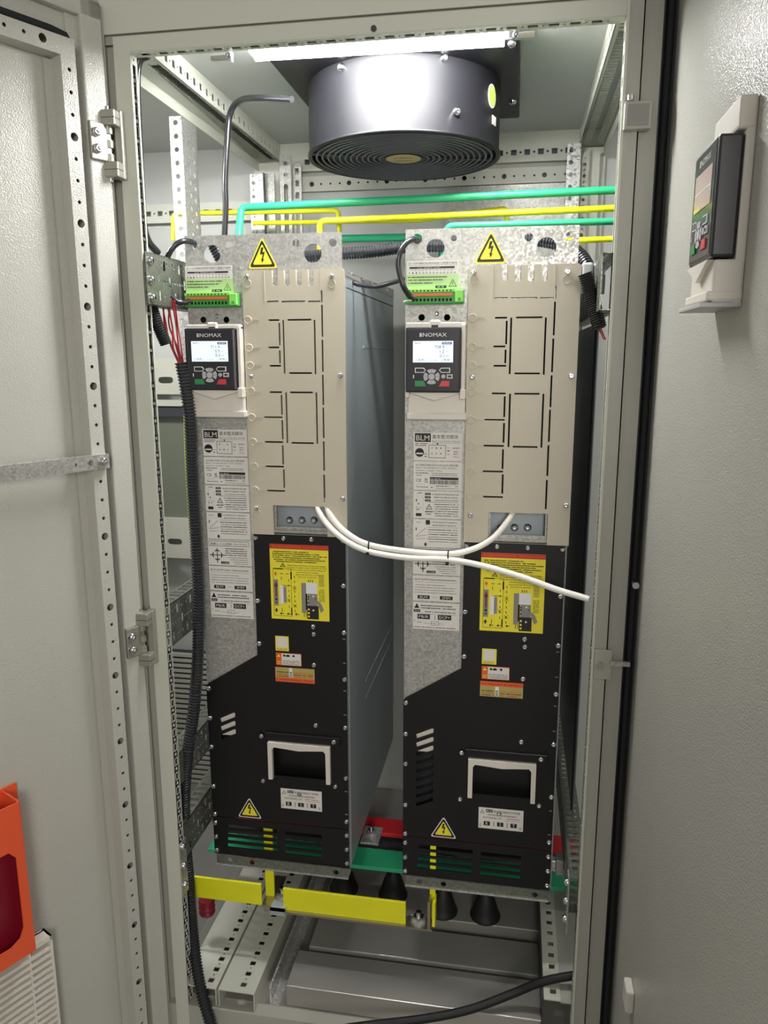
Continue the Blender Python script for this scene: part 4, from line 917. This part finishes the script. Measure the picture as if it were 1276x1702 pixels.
# white cables
b = MB(); b.tube(smooth_path(pts_y([(541, 828, .126), (548, 855, .112), (575, 885, .095), (612, 905, .085), (675, 916, .08), (742, 921, .08), (785, 913, .085), (818, 895, .095), (842, 868, .11), (856, 845, .126)])), .0058, 'cable', 12)
thing(b, 'control_cable', 'white cable looping from the left module window up into the right one', 'cable', 'white control cables')
b = MB(); b.tube(smooth_path(pts_y([(525, 828, .126), (532, 855, .110), (560, 888, .09), (605, 914, .078), (675, 927, .073), (742, 930, .073), (800, 940, .065), (870, 960, .045), (925, 980, .025), (979, 996, .005)])), .0058, 'cable', 12)
thing(b, 'control_cable', 'white cable running from the left module window across to the right post', 'cable', 'white control cables')
for x, y, yy, lab in ((612, 909, .081, 'black cable tie round the white cables between the modules'), (743.5, 925.5, .076, 'black cable tie round the white cables on the right module labels')):
    p = aty(x, y, yy); b = MB(); X = Matrix.Translation(p)@Matrix.Rotation(PI/2, 4, 'Y')
    n = 18; oval = [(.0125*math.cos(2*PI*i/n), .0078*math.sin(2*PI*i/n)) for i in range(n)]; inn = [(u*.90, v*.86) for u, v in oval]
    b.plate(oval, [inn], .0028, 'rubber', X); b.box(-.003, .003, -.010, -.005, -.014, -.008, 'rubber', Matrix.Translation(p)); thing(b, 'cable_tie', lab, 'cable tie', 'cable ties on the white cables', p)
# black cables
def bc(l, r_, label, cat='cable', grp=None, m='bcable', n=8):
    b = MB(); b.tube(smooth_path(pts_y(l), n), r_, m, 10); return thing(b, 'power_cable', label, cat, grp)
bc([(324, 408, .15), (321, 403, .118), (303, 401, .09), (286, 413, .08), (275, 440, .08), (277, 470, .08), (290, 498, .085), (304, 503, .095), (316, 500, .1)], .0052, 'black cable curving from the left module top hole to its green terminals')
bc([(693, 400, .15), (690, 397, .118), (676, 403, .10), (664, 422, .09), (662, 445, .09), (670, 475, .09), (682, 493, .10), (690, 497, .103)], .0052, 'black cable curving from the right module top hole to its green terminals')
bc([(578, 467, .20), (600, 474, .19), (625, 476, .17), (650, 470, .15), (670, 464, .12)], .0045, 'black cable spanning the gap between the two modules')
bc([(246, 92, .03), (232, 100, .03), (227, 130, .03), (229, 200, .03), (234, 300, .03), (238, 370, .03), (246, 400, .05), (262, 420, .08)], .0068, 'black cable running down the inside of the left front post')
bc([(485, 165, .20), (430, 163, .25), (398, 168, .30), (382, 190, .32), (377, 240, .32), (374, 300, .32), (375, 345, .32), (373, 392, .32)], .0062, 'black lamp cable hanging from the fan behind the left module')
for l, lab in (([(318, 500), (305, 503)], 'a'),):
    pass
for dx_, nm in ((0, 'left'), (OFF, 'right')):
    b = MB()
    b.tube(smooth_path([(-.3735+dx_, .100, .0985), (-.368+dx_, .098, .1005), (-.3585+dx_, .099, .1015)], 4), .0016, 'cable', 6); thing(b, 'wire_end', 'pair of white wire ends entering the %s green terminal block' % nm, 'wire', 'white wire ends')
# corrugated hoses
b = MB(); b.hose(pts_y([(301, 603, .09), (308, 640, .09), (316, 700, .09), (320, 800, .09), (326, 900, .09), (330, 1000, .09), (329, 1090, .08), (322, 1180, .07), (311, 1260, .06), (306, 1330, .06), (308, 1400, .065), (314, 1470, .065), (321, 1560, .04), (333, 1640, .005), (354, 1716, -.03)]), .0128, 'conduit', pitch=.0062, depth=.0026)
thing(b, 'corrugated_hose', 'long black corrugated hose down the left side beside the left module', 'hose', 'corrugated hoses')
b = MB(); b.hose(pts_y([(470, 430, .26), (560, 422, .26), (620, 418, .26), (680, 410, .26), (760, 408, .26), (840, 404, .26), (900, 400, .25), (960, 420, .22), (990, 470, .18)]), .0125, 'conduit', pitch=.0058, depth=.002)
thing(b, 'corrugated_hose', 'black corrugated hose crossing behind the tops of both modules', 'hose', 'corrugated hoses')
b = MB(); b.hose(pts_y([(352, 400, .2), (372, 440, .2)]), .013, 'conduit', pitch=.0058, depth=.002); thing(b, 'corrugated_hose', 'short piece of corrugated hose behind the round hole of the left module', 'hose', 'corrugated hoses')
b = MB(); b.hose(pts_y([(252, 512, .05), (262, 540, .05), (276, 572, .06)]), .0118, 'rubber', pitch=.0042, depth=.0016); thing(b, 'corrugated_hose', 'short black hose stub by the red wires at the left post', 'hose', 'corrugated hoses')
b = MB(); b.hose(pts_y([(972, 455, .07), (985, 500, .07), (996, 545, .06)]), .0125, 'rubber', pitch=.004, depth=.0022); thing(b, 'corrugated_hose', 'short black hose beside the grey terminals at right', 'hose', 'corrugated hoses')
for i in range(7):
    k = i/6; b = MB()
    b.tube(smooth_path(pts_y([(268+k*22, 500, .10-.03*k), (276+k*16-6*math.sin(i*2), 540, .09), (282+k*18, 570+4*(i % 3), .085), (296+k*8, 602, .09), (302+k*3, 618, .09)])), .0015, 'wred', 6)
    thing(b, 'red_wire', 'thin dark red wire entering the top of the long corrugated hose', 'wire', 'red wires at the left hose')
for i in range(2):
    b = MB(); b.tube(smooth_path(pts_y([(990+i*3, 532, .06), (996+i*3, 548, .06), (1003+i*3, 564, .05)])), .0013, 'wred', 6); thing(b, 'red_wire', 'thin red wire below the short hose at right', 'wire', 'red wires at the right hose')
b = MB(); b.tube(smooth_path(pts_y([(306, 690, .12), (309, 780, .12), (316, 880, .12), (325, 945, .12)])), .0016, 'wyg', 6); thing(b, 'earth_wire', 'thin yellow green wire beside the long corrugated hose', 'wire')
b = MB(); P0 = [atz(500, 1722, -1.315), atz(600, 1706, -1.315), atz(700, 1694, -1.315), atz(780, 1678, -1.31), atz(850, 1652, -1.29), atz(900, 1632, -1.255), atz(950, 1622, -1.235), atz(990, 1618, -1.235)]
b.tube(smooth_path(P0), .0085, 'rubber', 10); thing(b, 'power_cable', 'thick black cable lying across the floor sheets at the bottom right', 'cable', None)

# ================================================================== BUSBARS
def bar(l, m, label, t=.0065, hgt=None, name='busbar', grp=None):
    b = MB(); P = [Vector(p) for p in l]; Q = [P[0]]
    for i in range(1, len(P)-1):
        a = P[i]+(P[i-1]-P[i]).normalized()*.012; c = P[i]+(P[i+1]-P[i]).normalized()*.012
        Q += [a.lerp(P[i], k).lerp(P[i].lerp(c, k), k) for k in (0, .25, .5, .75, 1)]
    b.tube(Q+[P[-1]], t, m, 8)
    return thing(b, name, label, 'busbar', grp or 'busbars above the modules')
yb = .30
bar([(.62, yb, .318), (-.3215, yb, .3085), (-.3150, yb-.06, .19)], 'green', 'uppermost green busbar bent down behind the left module', .0078)
bar([(.62, yb-.02, .281), (-.148, yb-.02, .2730), (-.148, yb-.02, .19)], 'yellow', 'bright yellow busbar bent down behind the right corner of the left module', .0064)
bar([(.62, yb-.04, .2515), (.115, yb-.04, .2530), (.10, yb-.02, .19)], 'green', 'lower green busbar just above the right module', .0066)
bar([(.62, yb, .2275), (.30, yb, .2245)], 'yellow', 'lowest yellow busbar seen at the right end of the right module', .0058)
bar([aty(288, 400, .62), aty(288, 355, .62), aty(562, 350, .62), aty(566, 420, .62)], 'yellow', 'rear yellow busbar loop behind the left module', .0062)
bar([aty(420, 371, .60), aty(700, 366, .60), aty(842, 346, .60), aty(843, 392, .60)], 'yellow', 'rear yellow busbar ending in a drop behind the right module', .0056)
bar([aty(560, 397, .5), aty(700, 394, .5)], 'green', 'short green busbar seen in the gap between the module tops', .0085)
bar([(.62, .34, .262), (.4665, .34, .262)], 'red', 'red busbar glimpsed in the gap right of the right post', .006) if 0 else None
def flat(x0, x1, y0, y1, z0, z1, m, label, grp='flat busbars under the modules'):
    b = MB(); b.box(x0, x1, y0, y1, z0, z1, m, bev=.0012); return thing(b, 'busbar', label, 'busbar', grp, ((x0+x1)/2, (y0+y1)/2, z0))
# front yellow bars (angle: upright face with a foot)
YY = .10
def ang(x0, x1, z0, z1, m, label):
    b = MB(); b.box(x0, x1, YY, YY+.005, z0, z1, m, bev=.0012); b.box(x0, x1, YY, YY+.004, z0-.004, z0, 'copper'); return b
zt1 = aty(372, 1463, YY).z; zb1 = aty(372, 1497, YY).z
b = MB(); b.box(-.434, -.262, YY, YY+.006, -1.192, -1.140, 'yellow', bev=.001); thing(b, 'busbar', 'yellow flat busbar stub at the lower left, left of the bolted joint', 'busbar', 'flat busbars under the modules', (-.35, YY, -1.19))
b = MB(); b.box(-.212, .0605, YY, YY+.006, -1.196, -1.143, 'yellow', bev=.001); b.box(-.255, .118, YY-.006, YY+.030, -1.201, -1.196, 'copper'); b.box(.108, .114, YY-.006, YY+.020, -1.196, -1.13, 'copper'); thing(b, 'busbar', 'long yellow flat busbar running under the gap between the modules', 'busbar', 'flat busbars under the modules', (-.08, YY, -1.19))
b = MB(); b.box(-.262, -.236, YY, YY+.10, -1.196, -1.190, 'copper'); b.box(-.262, -.242, YY+.03, YY+.036, -1.190, -1.02, 'yellow'); thing(b, 'busbar', 'yellow riser going up behind the foot of the left module', 'busbar', 'flat busbars under the modules', (-.25, .13, -1.19))
b = MB(); b.box(.110, .122, YY+.02, YY+.026, -1.190, -1.00, 'yellow'); b.box(.118, .124, YY-.004, YY+.03, -1.19, -1.135, 'yellow'); thing(b, 'busbar', 'yellow riser going up behind the foot of the right module', 'busbar', 'flat busbars under the modules', (.115, .13, -1.19))
def bolt(p, label, r_=.012):
    R = empty('bolt', p, label, 'bolt', 'bolts on the busbars'); x, y, z = p
    b = MB(); b.cyl((x, y, z), (x, y, z+.003), r_*1.25, 'galv', 20); b.cyl((x, y, z+.003), (x, y, z+.006), r_*1.0, 'galvb', 16); part(b, 'washer', R)
    b = MB(); b.cyl((x, y, z+.006), (x, y, z+.014), r_*.85, 'screw', 6, sm=False); part(b, 'nut', R)
    b = MB(); b.cyl((x, y, z+.014), (x, y, z+.024), r_*.42, 'screw', 10); part(b, 'thread', R)
b = MB(); b.box(-.238, -.205, .085, .155, -1.190, -1.185, 'sheet'); b.box(-.238, -.205, .085, .09, -1.20, -1.185, 'sheet'); thing(b, 'joint_plate', 'steel joint plate between the two yellow flat busbars', 'plate', None, (-.22, .12, -1.19))
bolt((-.222, .125, -1.185), 'bolt on the joint between the two yellow busbars'); bolt((.087, .115, -1.196), 'bolt at the right end of the long yellow busbar', .014)
# rear busbars: green and red, lying flat, deeper in
flat(-.46, .46, .275, .345, -1.206, -1.196, 'green', 'green flat busbar lying across behind the module feet')
flat(-.46, .46, .41, .475, -1.206, -1.196, 'red', 'red flat busbar lying across behind the green one')
b = MB(); p = atz(617, 1388, -1.19); b.box(p.x-.022, p.x+.024, p.y-.035, p.y+.035, -1.194, -1.188, 'galvb', bev=.001); thing(b, 'joint_plate', 'steel joint plate at the left end of the visible red busbar', 'plate', None, (p.x, p.y, -1.19)); bolt((p.x, p.y, -1.188), 'bolt on the joint plate of the red busbar', .010)
b = MB(); punched(b, -.46, .46, -.02, .02, .002, 'dgrey', FP(.40, 0, -1.24), pitch=.03, sq=(.012, .015)); b.box(-.46, .46, .40, .43, -1.222, -1.22, 'dgrey'); thing(b, 'mounting_rail', 'dark perforated cross rail between the red and green busbars', 'mounting rail', None, (0, .4, -1.24))
# insulators
def insulator(x, y, z, label):
    b = MB(); b.lathe([(.0001, 0), (.017, 0), (.019, .006), (.0165, .012), (.019, .018), (.0165, .024), (.019, .03), (.017, .038), (.0001, .038)], 'maroon', Matrix.Translation((x, y, z)), 20, False)
    thing(b, 'busbar_insulator', label, 'insulator', 'red busbar insulators', (x, y, z))
insulator(-.365, .30, -1.245, 'dark red ribbed insulator under the green busbar at lower left')
insulator(-.405, .13, -1.255, 'dark red ribbed insulator under the yellow stub at lower left')
# cone grommets standing on the rear floor sheet
for i, (x, y) in enumerate(((568, 1488), (650, 1500), (733, 1531), (805, 1541))):
    p = atz(x, y, -1.312)
    b = MB(); b.lathe([(.036, 0), (.036, .004), (.033, .008), (.029, .022), (.022, .045), (.012, .066), (.006, .072), (.0001, .073)], 'rubber', Matrix.Translation((p.x, .300 if i > 1 else .335, -1.312)), 28)
    thing(b, 'cable_grommet', ('black cone grommet under the gap between the modules, leftmost', 'black cone grommet second from the left, half behind the right module foot', 'black cone grommet directly behind the right end of the yellow busbar', 'rightmost black cone grommet below the right module')[i], 'grommet', 'cone cable grommets', (p.x, .31, -1.312))
# punched floor rails running in depth at lower left
def floor_rail(x0, x1, label, zt=-1.335, m='post', hx=None):
    b = MB(); punched(b, x0, x1, .006, .70, .002, m, ZP(zt), pitch=.0305, horiz=False, sq=(.0125, .012), dot=.0024, vc=hx or (x0+x1)/2)
    b.box(x1-.002, x1, .006, .70, zt-.040, zt, m); b.box(x0, x0+.002, .006, .70, zt-.040, zt, m)
    return thing(b, 'floor_rail', label, 'floor rail', 'punched floor rails', ((x0+x1)/2, .3, -1.345))
floor_rail(-.418, -.338, 'punched grey floor rail nearer the left post, under the yellow busbars', hx=-.357)
floor_rail(-.333, -.252, 'punched grey floor rail beside the zinc floor sheets', hx=-.283)
b = MB(); b.box(-.226, -.222, .03, .70, -1.376, -1.330, 'galvb'); b.box(-.222, -.205, .03, .70, -1.376, -1.374, 'galvb'); thing(b, 'steel_angle', 'bright steel angle standing beside the floor rails', 'angle', None, (-.19, .3, -1.325))
# right flank: terminals and dark panel
for i in range(2):
    b = MB(); x0 = .3655+i*.0205; b.box(x0, x0+.0195, .11, .19, .136, .162, 'ggrey', bev=.004); b.box(x0+.0005, x0+.019, .104, .115, .108, .140, 'glass', bev=.001); thing(b, 'terminal_block', 'grey terminal block beside the right module top, %s of two' % ('left', 'right')[i], 'terminal block', 'grey terminal blocks')
b = MB(); b.box(.4005, .4025, .135, .72, -.93, .06, 'film'); b.box(.3985, .4005, .17, .174, -.93, .06, 'dark'); thing(b, 'side_plate', 'dark steel side plate in the gap right of the right module', 'plate', None, (.40, .4, -.9))
b = MB(); b.box(.345, .372, .135, .155, -1.055, -1.03, 'galvb', bev=.002); b.box(.372, .388, .13, .16, -1.06, -1.025, 'galv', bev=.002); thing(b, 'fixing_clamp', 'steel clamp fixing the right module foot to the side rail', 'clamp', None, (.37, .14, -1.05))
